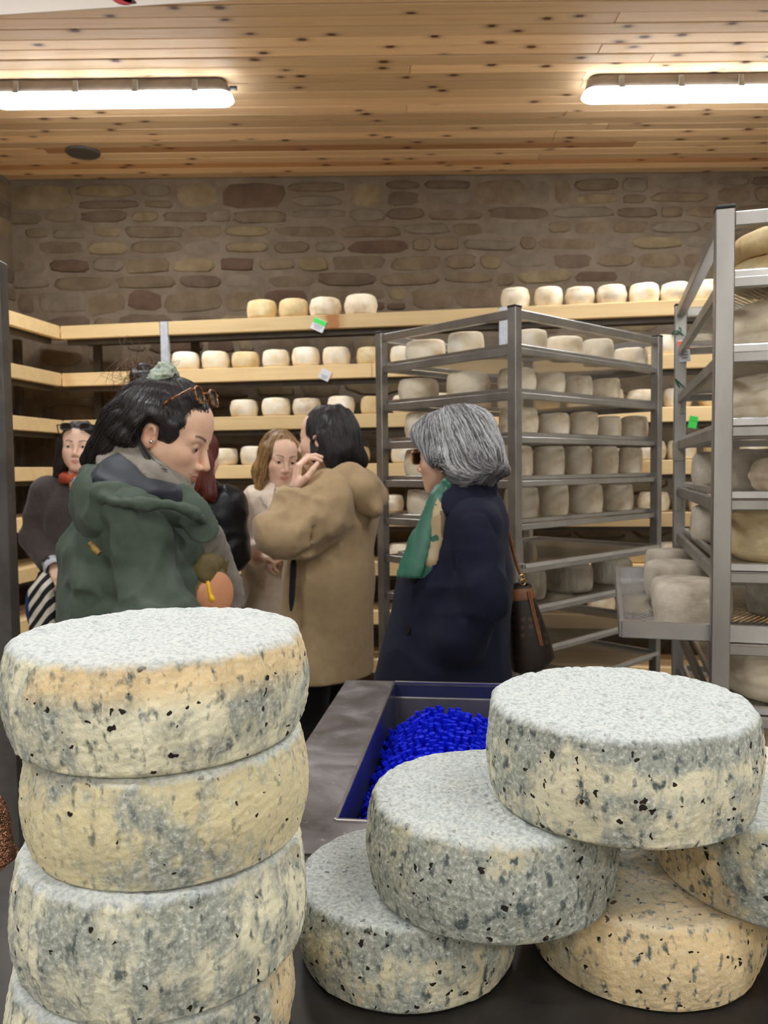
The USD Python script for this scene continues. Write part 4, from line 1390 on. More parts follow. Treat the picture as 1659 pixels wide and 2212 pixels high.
hair_mat('hair_black', srgb(40, 35, 35), srgb(24, 21, 22))
hair_mat('hair_brown_dark', srgb(46, 36, 34), srgb(28, 22, 21))
hair_mat('hair_grey', srgb(150, 148, 146), srgb(104, 102, 102), .42)
hair_mat('hair_blonde', srgb(150, 118, 78), srgb(104, 76, 48), .42)
hair_mat('hair_red', srgb(84, 34, 24), srgb(48, 18, 14), .36)
plain('strand_black', srgb(52, 46, 46), .34)
plain('strand_soot', srgb(26, 23, 24), .34)
plain('strand_silver', srgb(206, 206, 206), .4)
plain('strand_ash', srgb(128, 126, 126), .4)
plain('strand_slate', srgb(74, 72, 74), .4)
plain('strand_honey', srgb(190, 152, 100), .4)
plain('strand_umber', srgb(104, 74, 46), .4)
plain('strand_copper', srgb(104, 40, 26), .36)
plain('eye_white', srgb(226, 220, 212), .2)
plain('iris_dark', srgb(40, 26, 18), .15)


def cloth(name, c, c2=None, scale=30, weave=900, rough=.85, sheen=.15, bump=.25, **kw):
    return plain(name, c, rough, noise=1, scale=scale, col2=c2 or tuple(x * .88 for x in c), bump=bump, bscale=weave, dist=.0008, world=True, sheen=sheen, spec=.25, **kw)


cloth('parka_green', srgb(78, 89, 76), srgb(68, 79, 67), rough=.7, sheen=.05, bump=.15)
cloth('lining_black', srgb(42, 44, 52), srgb(32, 34, 40), rough=.5, sheen=.1)
cloth('scarf_taupe', srgb(138, 130, 118), srgb(120, 113, 103), weave=500, bump=.5)
cloth('coat_navy', srgb(20, 22, 43), srgb(16, 18, 36), weave=700, bump=.4, sheen=.03)
cloth('coat_camel', srgb(176, 150, 114), srgb(164, 139, 104), weave=700, bump=.3)
cloth('coat_cream', srgb(232, 216, 196), srgb(216, 198, 176), bump=.2)
cloth('wool_greybrown', srgb(76, 68, 64), srgb(56, 50, 48), scale=180, weave=420, bump=.8)
cloth('leather_black', srgb(24, 25, 30), srgb(18, 19, 23), rough=.38, sheen=0, weave=220)
cloth('trousers_black', srgb(16, 16, 18), srgb(12, 12, 14))
cloth('trousers_navy', srgb(26, 28, 42), srgb(20, 22, 34))
cloth('top_dark', srgb(34, 31, 32), srgb(28, 26, 27))
plain('shoe_black', srgb(24, 22, 22), .45)
plain('scrunchie_sage', srgb(176, 186, 166), .6, noise=1, scale=95, col2=srgb(120, 132, 112), sheen=.2, world=True)

# ------------------------------------------------------------------ people
SKIN1, SKIN2, SKIN3 = np.array(srgb(232, 188, 158)), np.array(srgb(236, 194, 168)), np.array(srgb(226, 180, 152))
LIP = np.array(srgb(196, 128, 114))


def build_body(J, O, M, sc, skin, brow, head_kw=None, hands=(), h=.008, fine=.0030):
    """J: joints neck, chest, hip, sh/el/wr (pairs, left then right), kn/an (pairs). One continuous mesh, tinted."""
    allp = np.array([O + .14 * M[2], *[np.asarray(x) for k, v in J.items() for x in (v if isinstance(v, (list, tuple)) else [v])]])
    lo, hi = allp.min(0) - .17, allp.max(0) + .17
    lo[2] = 0.0 - .02
    boxes = [(O - .135 * sc, O + .135 * sc, fine)]
    for hd in hands:
        c = np.asarray(hd['wrist']) + np.asarray(hd['d']) / np.linalg.norm(hd['d']) * .085
        boxes.append((c - .115, c + .115, .0036))
    S = Sculpt(lo, hi, h, boxes)
    nb = J['neck']
    head_cones(S, O, M, sc, **(head_kw or {}))
    S.add(cone(O + sc * (-.020 * M[0] - .055 * M[2]), nb, .047 * sc, .054), .02)
    S.add(cone(nb, J['chest'], .05, .080), .04)
    S.add(cone(J['chest'], J['hip'], .080, .095), .04)
    for i in (0, 1):
        sh, el, wr = J['sh'][i], J['el'][i], J['wr'][i]
        S.add(cone(J['chest'] + (sh - J['chest']) * .3, sh, .055, .044), .03)
        S.add(cone(sh, el, .046, .036), .02)
        S.add(cone(el, wr, .036, .024), .015)
        kn, an = J['kn'][i], J['an'][i]
        hp = J['hip'] + (kn - J['hip']) * A_(1, 1, 0) * .9
        S.add(cone(hp, kn, .082, .052), .03)
        S.add(cone(kn, an, .052, .034), .02)
        toe = an + J['toe'] * .15 + A_(0, 0, -.045)
        S.add(cone(an + A_(0, 0, -.03), toe, .034, .026), .02)
    for hd in hands:
        hand(S, **hd)
    m = S.mesh()
    m.vertices[:, 2] = np.maximum(m.vertices[:, 2], 0.002)
    return m, face_tint(m.vertices, O, M, sc, skin, LIP if skin is not SKIN3 else LIP * .9, brow)


def stance(chest, hip, yaw, half=.085, knee_f=.02, neck=None, sh_half=.165, lean=0):
    """default joints for a standing figure; yaw: where the body faces"""
    M = frame(yaw)
    f, l = M[0], M[1]
    J = dict(neck=neck if neck is not None else chest + A_(0, 0, .18), chest=chest, hip=hip, toe=f)
    J['sh'] = [chest + l * s * sh_half + A_(0, 0, .10) for s in (1, -1)]
    J['kn'] = [A_(hip[0], hip[1], 0) + l * s * half + f * knee_f + A_(0, 0, .47) for s in (1, -1)]
    J['an'] = [A_(hip[0], hip[1], 0) + l * s * (half + .01) - f * .02 + A_(0, 0, .085) for s in (1, -1)]
    return J


def trousers_and_shoes(t, J, material, shoe='shoe_black', top=.98):
    S = Sculpt(np.minimum.reduce([*J['an'], J['hip']]) - .22, np.maximum.reduce([*J['kn'], A_(J['hip'][0], J['hip'][1], top)]) + .22, .010)
    for i in (0, 1):
        kn, an = J['kn'][i], J['an'][i]
        hp = A_(J['hip'][0] * .2 + kn[0] * .8, J['hip'][1] * .2 + kn[1] * .8, J['hip'][2])
        S.add(cone(hp, kn, .090, .068), .03)
        S.add(cone(kn, an + A_(0, 0, -.02), .070, .056), .02)
    S.add(cone(J['hip'], A_(J['hip'][0], J['hip'][1], top), .105, .10), .03)
    S.shift(lambda p: .008 * nz(p, (14, 14, 6), 3))
    obj('trousers', S.mesh(), material, t, smooth=True)
    for i in (0, 1):
        an = J['an'][i]
        S = Sculpt(A_(an[0], an[1], 0) - .25, A_(an[0], an[1], .14) + .25, .007)
        S.add(cone(an + A_(0, 0, -.03), an + J['toe'] * .155 + A_(0, 0, -.050), .043, .036), .02)
        S.add(cone(an + A_(0, 0, -.02) - J['toe'] * .03, an + A_(0, 0, -.045) - J['toe'] * .035, .036, .034), .02)
        S.cut(slab((an[0], an[1], -.5), (.6, .6, .502)), .004)
        obj('shoe', S.mesh(), shoe, t, smooth=True)


def dist_curve(v, pts):
    d = np.full(len(v), 9.0)
    for a, b in zip(pts[:-1], pts[1:]):
        ba = b - a
        t = np.clip(((v - a) @ ba) / (ba @ ba), 0, 1)
        d = np.minimum(d, np.linalg.norm(v - a - t[:, None] * ba, axis=1))
    return d


def smooth_path(pts, n=40):
    from scipy.interpolate import CubicSpline
    pts = np.asarray(pts, float)
    t = np.concatenate([[0], np.cumsum(np.linalg.norm(np.diff(pts, axis=0), axis=1))])
    return CubicSpline(t, pts)(np.linspace(0, t[-1], n))


def ribbon_sdf(S, pts, w, th, nrm, k=.01):
    """soft band along pts: elliptical section, thin along nrm (one or per point)"""
    pts = np.asarray(pts)
    w = np.broadcast_to(w, (len(pts),))
    nn = np.broadcast_to(np.asarray(nrm, float), (len(pts), 3))
    for i in range(len(pts) - 1):
        a = nn[i] / np.linalg.norm(nn[i])
        S.add(cone(pts[i], pts[i + 1], w[i], w[i + 1], a, th / max(w[i], 1e-6)), k)
    return S


# ================================================================== woman in the green parka (nearest)
YG = 1.85
g = lambda px, py, dy=0.0: at(px, py, YG + dy)
MG = frame(-8, 25)
OG = g(366, 937)
tG = thing('person', 'woman in a green hooded parka looking down, dark hair tied up with a sage scrunchie', 'person')
chest, hip = g(292, 1165), g(285, 1420)
hip = A_(hip[0], hip[1], .90)
J = stance(chest, hip, 18, neck=g(330, 1030))
J['sh'] = [g(318, 1100, .17), g(292, 1105, -.15)]
J['el'] = [g(360, 1330, .20), g(330, 1340, -.20)]
J['wr'] = [g(500, 1400, .10), g(478, 1420, -.12)]
hG = [dict(wrist=J['wr'][0], d=A_(1, -.2, -.1), n=A_(0, -.3, -1), side=-1), dict(wrist=J['wr'][1], d=A_(1, .2, -.1), n=A_(0, .3, -1), side=1)]
bm, bc = build_body(J, OG, MG, 1.0, SKIN1, np.array(srgb(52, 38, 32)), dict(smile=.9, eye_open=.45, nose=1.15), hG, fine=.0023)
body = obj('body', bm, 'skin', tG, smooth=True, color=bc)
add_eyes(body, OG, MG, 1.0, (0, -.45))
trousers_and_shoes(tG, J, 'trousers_black', top=.95)
# parka
S = Sculpt(A_(g(100, 960)[0], YG - .42, .70), A_(g(540, 960)[0], YG + .42, g(300, 960)[2]), .0066)
AXf = frame(18)[0]
AXl = frame(18)[1]
S.add(cone(g(303, 1195), g(296, 1250), .172, .185, AXf, .82), .03)
S.add(cone(g(316, 1115, .05), g(300, 1200), .085, .165, AXf, .9), .05)
S.add(cone(g(296, 1250), A_(hip[0] + .005, hip[1], .80), .185, .205, AXf, .82), .03)
for i, dy in ((0, 1), (1, -1)):
    sh, el, wr = J['sh'][i], J['el'][i], J['wr'][i]
    S.add(cone(sh + A_(0, 0, -.01), el, .078, .074), .035)
    S.add(cone(el, wr, .074, .060), .03)
S.add(cone(g(195, 1210, -.02), g(190, 1330, -.02), .05, .055), .06)
arm = [J['sh'][1], J['el'][1]]
def fold_g(p):
    w = .024 * wrinkle(p, (9, 9, 3.0), 4) + .010 * wrinkle(p, (16, 16, 11), 14)
    d = dist_curve(p, [g(222, 1150, -.2), g(210, 1230, -.22), g(240, 1290, -.22)])
    return w * .8 + .034 * np.exp(-(d / .017) ** 2) + .004 * nz(p, 30, 8) + .010 * ridged(p, (5, 5, 14), 13) * np.exp(-((p[:, 2] - (J['el'][1][2] + .09)) / .10) ** 2)
S.shift(fold_g, .05)
S.cut(cone(J['wr'][0] + A_(.03, 0, 0), J['wr'][0] + A_(.2, 0, -.02), .09, .09), .01)
S.cut(cone(J['wr'][1] + A_(.03, 0, 0), J['wr'][1] + A_(.2, 0, -.02), .09, .09), .01)
S.cut(slab(A_(hip[0], hip[1], .5), (.6, .6, .24)), .008)
parka = obj('parka', S.mesh(), 'parka_green', tG, smooth=True)
# hood: a soft open bag on the back, with its dark lining in view
hc = g(282, 1078, -.05)
Mh = frame(18, 20)
S = Sculpt(hc - .22, hc + .22, .0052)
S.add(ell(hc, (.118, .155, .066), Mh), .02)
S.add(ell(g(215, 1100, -.05), (.05, .10, .075), Mh), .06)
S.add(cone(g(222, 1125, -.13), g(206, 1165, -.12), .045, .020), .04)
S.add(cone(g(330, 1098, -.17), g(425, 1132, -.12), .022, .020), .04)
chain(S, list(smooth_path([g(238, 990, .06), g(204, 1004, .0), g(186, 1030, -.08), g(205, 1062, -.17), g(255, 1085, -.22), g(318, 1090, -.235), g(375, 1092, -.225), g(420, 1110, -.19), g(446, 1132, -.14)], 20)), [.0095] * 20, .010)
S.cut(ell(hc + Mh[2] * .064 + Mh[0] * .004, (.094, .125, .050), Mh), .012)
S.cut(cone(OG + A_(-.045, 0, -.1), g(330, 1080), .062, .075), .01)
S.shift(lambda p: .010 * wrinkle(p, (14, 14, 9), 5) + .003 * nz(p, 40, 6), .03)
obj('hood', S.mesh(), 'parka_green', tG, smooth=True)
S = Sculpt(hc - .22, hc + .22, .0056)
S.add(ell(hc + Mh[2] * .020, (.112, .148, .046), Mh), .02)
S.add(cone(g(280, 1025, -.08), g(355, 1085, -.14), .045, .040), .05)
S.shift(lambda p: .008 * wrinkle(p, (11, 11, 11), 25), .03)
obj('hood_lining', S.mesh(), 'lining_black', tG, smooth=True)
fc = g(418, 1105, -.14)
S = Sculpt(fc - .12, fc + .12, .005)
ribbon_sdf(S, [g(392, 1078, -.14), g(418, 1108, -.15), g(438, 1140, -.15)], .036, .008, A_(.2, -1, .3))
obj('collar_flap', S.mesh(), 'parka_green', tG, smooth=True)
c = g(210, 1183, -.19)
obj('toggle', cat_([tube([c + A_(-.010, -.02, .012), c + A_(.003, -.02, -.002), c + A_(.012, -.022, -.010)], .0065, 10)]), plain('toggle_gold', srgb(176, 140, 60), .4, noise=1, scale=50, col2=srgb(60, 50, 40)), tG, smooth=True)
# scarf: wrapped ring and one hanging end
nk = g(318, 1036)
S = Sculpt(A_(g(180, 960)[0], YG - .28, g(500, 1345)[2]), A_(g(530, 960)[0], YG + .28, g(300, 930)[2]), .0060)
Ms = frame(0, 38)
ring = [nk + Ms[0] * .084 * math.cos(a) + frame(0)[1] * .090 * math.sin(a) for a in np.linspace(0, 2 * PI, 22)]
ribbon_sdf(S, ring, .036, .022, Ms[2] * .6 + A_(0, 0, 0.01) + np.array([(q - nk) for q in ring]) * 6, .02)
ring2 = [nk + Ms[2] * .030 + Ms[0] * (.082 * math.cos(a)) + frame(0)[1] * .084 * math.sin(a) for a in np.linspace(0, 2 * PI, 22)]
ribbon_sdf(S, ring2, .026, .018, np.array([(q - nk) for q in ring2]), .015)
S.add(cone(g(268, 988, -.06), g(330, 1018, -.12), .024, .028), .03)
S.add(cone(g(348, 1046, -.12), g(392, 1094, -.07), .032, .032), .03)
tail = smooth_path([g(396, 1098, -.06), g(432, 1148, -.05), g(466, 1200, .01), g(486, 1260, .05), g(492, 1330, .06)], 12)
ribbon_sdf(S, tail, np.linspace(.040, .030, 12), .013, A_(.35, -1, .1), .02)
S.shift(lambda p: .011 * wrinkle(p @ Ms.T, (8, 12, 26), 9), .03)
obj('scarf', S.mesh(), 'scarf_taupe', tG, smooth=True)
# hair
W = lambda f, l, u: OG + f * MG[0] + l * MG[1] + u * MG[2]
S = Sculpt(OG - .24, OG + .21, .0042)
S.add(ell(W(-.020, 0, .036), (.106, .086, .094), MG), .02)
S.add(ell(W(-.075, 0, -.005), (.066, .080, .085), MG), .05)
for s in (-1, 1):
    S.add(cone(W(-.052, s * .070, .0), W(-.098, s * .050, -.105), .034, .030), .04)
    S.add(cone(W(-.095, s * .035, -.03), W(-.118, s * .030, -.125), .050, .036), .04)
    S.add(cone(W(-.015, s * .082, .030), W(-.045, s * .082, -.035), .020, .022), .03)
    S.add(cone(W(.030, s * .072, .026), W(.032, s * .066, -.008), .014, .005), .02)
# leave the face and the ears free
S.cut(ell(W(.118, 0, -.040), (.078, .12, .080), MG), .012)
S.cut(ell(W(.060, 0, -.095), (.075, .095, .075), MG), .012)
for s in (-1, 1):
    S.cut(ell(W(-.006, s * .096, -.014), (.030, .030, .042), MG), .006)
SG = S
S.shift(lambda p: .0045 * ridged(np.stack([(p - OG) @ MG[0] * 12, (p - OG) @ MG[1] * 55, (p - OG) @ MG[2] * 22], -1), 1.0, 31) + .003 * nz(p, 45, 12), .02)
hairG = obj('hair', S.mesh(), 'hair_black', tG, smooth=True)
bun = g(314, 820, .0)
S2 = Sculpt(bun - .09, bun + .09, .0042)
S2.add(ell(bun, (.034, .032, .040)), .01)
S2.add(cone(bun + A_(.02, 0, -.01), W(-.055, 0, .11), .026, .030), .03)
S2.shift(lambda p: .006 * ridged(p, (45, 30, 30), 3), .02)
obj('hair_bun', S2.mesh(), 'hair_brown_dark', tG, smooth=True)
# scrunchie: gathered ring
ax = A_(.72, .1, -.68)
ax /= np.linalg.norm(ax)
sc_c = g(343, 824, -.005)
x1 = np.cross(ax, (0, 0, 1)); x1 /= np.linalg.norm(x1)
x2 = np.cross(ax, x1)
S3 = Sculpt(sc_c - .08, sc_c + .08, .0036)
for i, a in enumerate(np.linspace(0, 2 * PI, 26)):
    q = sc_c + (x1 * math.cos(a) + x2 * math.sin(a)) * (.026 + .003 * (i % 2)) + ax * .006 * ((i % 3) - 1)
    S3.add(ell(q, A_(.0165, .0165, .0165) * (1 + .22 * (i % 2))), .003)
S3.shift(lambda p: .006 * wrinkle(p, (60, 60, 60), 2), .02)
obj('scrunchie', S3.mesh(), 'scrunchie_sage', tG, smooth=True, label='sage green gathered scrunchie')
# strands over the hair
rr = np.random.default_rng(3)
mv = np.array(SG.mesh().vertices)
q = (mv - OG) @ MG.T
tie = W(-.058, 0, .112)
upz = mv[q[:, 2] > .005]
st1 = upz[rr.integers(len(upz), size=1500)]
P1_ = strands(SG, st1, lambda p: (tie - p) / np.maximum(np.linalg.norm(tie - p, axis=1, keepdims=True), .02), 16, .006, .0016, 1)
lowz = mv[(q[:, 2] < .04) & (q[:, 0] < .0)]
st2 = lowz[rr.integers(len(lowz), size=1300)]
P2_ = strands(SG, st2, lambda p: np.tile(-MG[2] * .9 - MG[0] * .45 + A_(-.1, 0, -.3), (len(p), 1)), 20, .006, .0022, 2)
hair_curves(hairG, 'strands', P1_[:, :, :], .0009, 'strand_black')
hair_curves(hairG, 'strands', P2_[:650], .0010, 'strand_black')
hair_curves(hairG, 'strands', P2_[650:], .0010, 'strand_soot')
lock = smooth_path([W(-.085, -.062, -.075), g(322, 990, -.125), g(342, 1010, -.135), g(362, 1016, -.14)], 14)
lk = np.stack([lock + rr.normal(0, .004, 3) * np.linspace(.3, 1.2, 14)[:, None] for _ in range(34)])
hair_curves(hairG, 'strands', lk, .0009, 'strand_soot')
fly = np.stack([smooth_path([bun + rr.normal(0, .022, 3), bun + rr.normal(0, .03, 3) + A_(-.012, 0, .015), bun + rr.normal(0, .03, 3) + A_(-.028, 0, -.015)], 12) for _ in range(110)])
hair_curves(hairG, 'strands', fly, .0007, 'strand_umber')
# tortoiseshell sunglasses pushed up on the head
mat('tortoise', {'g': ('geometry', {}), 'n': ('noise_texture', {'scale': 120.0, 'detail': 2.0}), 'r': ('rgb_ramp', {'ramp': [(.35, srgb(44, 24, 14)), (.55, srgb(140, 80, 26)), (.7, srgb(196, 130, 50))]}), 'p': ('principled_bsdf', {'roughness': .15, 'coat_weight': .4})},
    [('g.position', 'n.vector'), ('n.fac', 'r.fac'), ('r.color', 'p.base_color')])
plain('dark_lens', srgb(40, 34, 34), .08, coat_weight=.6)
gl = 0
def glasses(t, W, f0, u0, half, tilt, back, name='sunglasses', lens_r=(.023, .019), frame_mat='tortoise', M=None, label=None):
    """front of the frame at local (f0, u0), tilted; temples run back by `back`"""
    ms = []
    dn = A_(math.sin(tilt), 0, -math.cos(tilt))       # local direction of the lens height
    lens = []
    for s in (-1, 1):
        c = A_(f0, s * half * .52, u0)
        ring = []
        for a in np.linspace(0, 2 * PI, 25):
            sq = (abs(math.cos(a)) ** 3.2 + abs(math.sin(a)) ** 3.2) ** (-1 / 3.2)
            ring.append(c + A_(0, 1, 0) * lens_r[0] * sq * math.cos(a) + dn * lens_r[1] * sq * math.sin(a) + A_(-abs(math.cos(a)) * .002, 0, 0))
        ms.append(tube([W(*q) for q in ring], .0026, 8))
        n = len(ring) - 1
        v = np.array([W(*q) for q in ring[:-1]] + [W(*c)])
        lens.append(trimesh.Trimesh(v, [(i, (i + 1) % n, n) for i in range(n)] + [((i + 1) % n, i, n) for i in range(n)], process=False))
        e = A_(f0 - .004, s * half, u0) - dn * lens_r[1] * .6
        ms.append(tube([W(*(c + A_(-.002, s * lens_r[0], 0) - dn * lens_r[1] * .6)), W(*e), W(*(e + A_(-back * .5, s * .004, back * 0.02))), W(*(e + A_(-back, s * .001, -back * .06)))], [.003, .003, .0026, .0022], 8))
    ms.append(tube([W(f0 + .001, -half * .52 + lens_r[0], u0 + .004), W(f0 + .003, 0, u0 + .007), W(f0 + .001, half * .52 - lens_r[0], u0 + .004)], .0026, 8))
    p = obj(name, cat_(ms), frame_mat, t, smooth=True, label=label)
    for L in lens:
        obj('lens', L, 'dark_lens', p)
def Wt(f, l, u, a=math.radians(50), f0=.066, u0=.094):
    # glasses frame rotated up about the ear axis
    return W(f, l, u)
Mx = frame(-8, -29)
Wx = lambda f, l, u: OG + f * Mx[0] + l * Mx[1] + u * Mx[2]
glasses(tG, Wx, .122, .028, .086, -.3, .112)
stage.SetDefaultPrim(world.GetPrim())
m = trimesh.creation.icosphere(2, .0045); m.apply_translation(W(.002, -.083, -.022))
obj('earring', m, 'steel_bright', tG, smooth=True)
# hip bag worn at the front
plain('bag_olive', srgb(112, 98, 54), .7, noise=1, scale=30, col2=srgb(92, 80, 44), world=True)
plain('bag_peach', srgb(214, 150, 108), .6, noise=1, scale=12, col2=srgb(200, 136, 96), world=True)
plain('zip_yellow', srgb(240, 184, 20), .45)
tb = thing('hip_bag', 'olive and peach bag with a yellow zip pull beside the green parka', 'bag')
bc_ = g(455, 1262, -.03)
Mb = frame(-25, 0)
S = Sculpt(bc_ - .13, bc_ + .13, .005)
S.add(ell(bc_ + A_(-.006, 0, -.012), (.026, .074, .062), Mb), .01)
obj('body', S.mesh(), 'bag_olive', tb, smooth=True)
S = Sculpt(bc_ - .13, bc_ + .13, .005)
S.add(ell(bc_ + A_(.010, -.004, -.026), (.018, .068, .056), Mb), .01)
obj('side_panel', S.mesh(), 'bag_peach', tb, smooth=True, label='peach coloured side panel')
S = Sculpt(bc_ - .13, bc_ + .13, .005)
S.add(cone(g(432, 1222, -.06), g(472, 1202, .02), .030, .026), .02)
S.add(cone(g(434, 1240, -.06), g(470, 1232, .02), .026, .020), .02)
S.shift(lambda p: .004 * ridged(p, 30, 3), .02)
obj('flap', S.mesh(), 'bag_olive', tb, smooth=True)
obj('zip_pull', tube(smooth_path([g(448, 1256, -.115), g(452, 1275, -.12), g(456, 1290, -.12), g(461, 1299, -.118)], 12), [.0042] * 8 + [.006, .007, .007, .004], 8), 'zip_yellow', tb, smooth=True)


def scale_at(Y):
    return Y / F_PX


def side_pts(S, O, M, W, sel, n, seed):
    v = np.array(S.mesh().vertices)
    q = (v - O) @ M.T
    v = v[sel(q)]
    return v[np.random.default_rng(seed).integers(len(v), size=n)]


# ================================================================== grey-haired woman in the navy coat
YN = 2.30
g = lambda px, py, dy=0.0: at(px, py, YN + dy)
MN, ON = frame(148, 3), g(978, 981)
W = lambda f, l, u: ON + f * MN[0] + l * MN[1] + u * MN[2]
tN = thing('person', 'grey-haired woman in a navy coat and green silk scarf, seen from behind in sunglasses', 'person')
chest = g(1005, 1180)
hip = A_(g(975, 1400)[0], YN, .90)
J = stance(chest, hip, 155, neck=g(1008, 1062))
J['sh'] = [g(1022, 1140, -.135), g(1010, 1135, .14)]
J['el'] = [g(1040, 1285, -.19), g(1010, 1310, .17)]
J['wr'] = [g(985, 1378, -.17), g(940, 1400, .14)]
hN = [dict(wrist=J['wr'][0], d=A_(-.4, .7, -.8), n=A_(0, 1, -.2), side=1), dict(wrist=J['wr'][1], d=A_(-.3, -.4, -.8), n=A_(0, -1, -.2), side=-1)]
bm, bc = build_body(J, ON, MN, 1.0, SKIN3, np.array(srgb(120, 110, 104)), dict(jaw=1.02), hN, fine=.003)
body = obj('body', bm, 'skin', tN, smooth=True, color=bc)
add_eyes(body, ON, MN, 1.0)
trousers_and_shoes(tN, J, 'trousers_black')
Mb = frame(155)
S = Sculpt(A_(g(790, 1000)[0], YN - .40, .48), A_(g(1125, 1000)[0], YN + .42, g(1000, 1015)[2]), .0075)
S.add(cone(g(1012, 1062), g(1012, 1130), .070, .118, Mb[0], .85), .05)
S.add(cone(g(1012, 1130), g(985, 1260), .130, .176, Mb[0], .86), .05)
S.add(cone(g(985, 1260), g(966, 1460), .176, .196, Mb[0], .90), .04)
S.add(cone(g(966, 1460), A_(g(955, 1460)[0], YN, .5), .196, .215, Mb[0], .9), .03)
S.add(cone(g(925, 1320, -.02), g(862, 1490, -.02), .06, .06), .08)
for i in (0, 1):
    S.add(cone(J['sh'][i], J['el'][i], .076, .068), .06)
    S.add(cone(J['el'][i], J['wr'][i], .068, .062), .035)
    S.add(cone(J['wr'][i], J['wr'][i] + A_(-.03, .06, -.05), .060, .05), .05)
crease = [g(1000, 1150, -.24), g(985, 1240, -.24), g(1000, 1330, -.24)]
def fold_n(p):
    el = J['el'][0]
    d = np.linalg.norm(p - el, axis=1)
    return .010 * wrinkle(p, (8, 8, 2.6), 21) + .015 * wrinkle(p + A_(0, 0, .5), (6, 6, 13), 22) * np.exp(-(d / .13) ** 2) + .014 * np.exp(-(dist_curve(p, crease) / .016) ** 2) + .003 * nz(p, 26, 5) + .010 * np.exp(-(dist_curve(p, armhole) / .007) ** 2)
armhole = [g(986, 1235, -.2), g(975, 1160, -.2), g(988, 1115, -.2), g(1020, 1098, -.2), g(1050, 1108, -.2), g(1068, 1150, -.2)]
S.shift(fold_n, .05)
S.cut(slab(A_(chest[0], YN, .3), (.6, .6, .22)), .006)
coatN = obj('coat', S.mesh(), 'coat_navy', tN, smooth=True)
c = g(1000, 1075)
S = Sculpt(c - .22, c + .20, .0055)
ribbon_sdf(S, [g(1052, 1052, .06), g(1046, 1050, -.06), g(1015, 1068, -.12), g(985, 1090, -.135), g(966, 1108, -.12)], [.036, .040, .044, .044, .034], .010, A_(.25, -1, .45), .02)
S.add(cone(g(985, 1110, -.14), g(964, 1150, -.13), .030, .012, A_(.2, -1, .2), .35), .02)
obj('collar', S.mesh(), 'coat_navy', tN, smooth=True)
for px, py in ((893, 1250), (880, 1360)):
    m = trimesh.creation.cylinder(.012, .005, sections=20)
    T = trimesh.geometry.align_vectors((0, 0, 1), (-.75, -.6, .1)); T[:3, 3] = g(px, py, -.13)
    m.apply_transform(T)
    obj('button', m, 'black_plastic', tN, smooth=40)
# silk scarf
plain('silk_green', srgb(44, 108, 84), .38, noise=1, scale=14, col2=srgb(34, 88, 68), world=True, sheen=.3)
mat('silk_print', {'g': ('geometry', {}), 'm': ('mapping', {'scale': (26, 26, 20)}), 'v': ('voronoi_texture', {'scale': 1.0, 'metric': 'chebychev'}), 's': ('separate_color', {}),
    'r': ('rgb_ramp', {'interpolate': False, 'ramp': [(0, srgb(48, 96, 80)), (.3, srgb(170, 150, 112)), (.52, srgb(112, 92, 72)), (.68, srgb(40, 82, 70)), (.82, srgb(188, 170, 130)), (.93, srgb(30, 70, 110))]}), 'p': ('principled_bsdf', {'roughness': .4})},
    [('g.position', 'm.vector'), ('m.vector', 'v.vector'), ('v.color', 's.color'), ('s.r', 'r.fac'), ('r.color', 'p.base_color')])
S = Sculpt(A_(g(850, 1000)[0], YN - .3, g(900, 1275)[2]), A_(g(1030, 1000)[0], YN + .2, g(900, 1010)[2]), .0055)
ribbon_sdf(S, smooth_path([g(985, 1040, -.085), g(952, 1060, -.115), g(932, 1105, -.125), g(908, 1170, -.135), g(882, 1240, -.145)], 12), np.linspace(.018, .036, 12), .007, A_(-.35, -1, .2), .015)
S.shift(lambda p: .005 * ridged(p, (30, 20, 7), 8), .02)
S.cut(slab(A_(g(900, 1248)[0], YN, g(900, 1248, -.14)[2] - .2), (.3, .5, .2)), .003)
obj('scarf', S.mesh(), 'silk_green', tN, smooth=True)
S = Sculpt(A_(g(850, 1000)[0], YN - .3, g(900, 1275)[2]), A_(g(1030, 1000)[0], YN + .2, g(900, 1010)[2]), .0055)
ribbon_sdf(S, smooth_path([g(972, 1052, -.10), g(950, 1090, -.135), g(942, 1150, -.140), g(926, 1205, -.145)], 10), np.linspace(.012, .028, 10), .007, A_(-.3, -1, .1), .012)
ribbon_sdf(S, smooth_path([g(990, 1038, -.11), g(1010, 1026, -.10), g(1030, 1016, -.05)], 6), .018, .014, A_(.2, -1, .5), .012)
S.shift(lambda p: .005 * ridged(p, (30, 20, 7), 9), .02)
obj('scarf_end', S.mesh(), 'silk_print', tN, smooth=True, label='patterned end of the silk scarf')
S = Sculpt(g(905, 1235, -.16) - .07, g(905, 1235, -.16) + .07, .005)
ribbon_sdf(S, [g(922, 1205, -.140), g(914, 1262, -.140)], .030, .006, A_(-.3, -1, .1), .01)
S.cut(slab(A_(g(900, 1248)[0], YN, g(900, 1250, -.14)[2] - .2), (.3, .5, .2)), .003)
obj('scarf_end', S.mesh(), 'silk_green', tN, smooth=True)
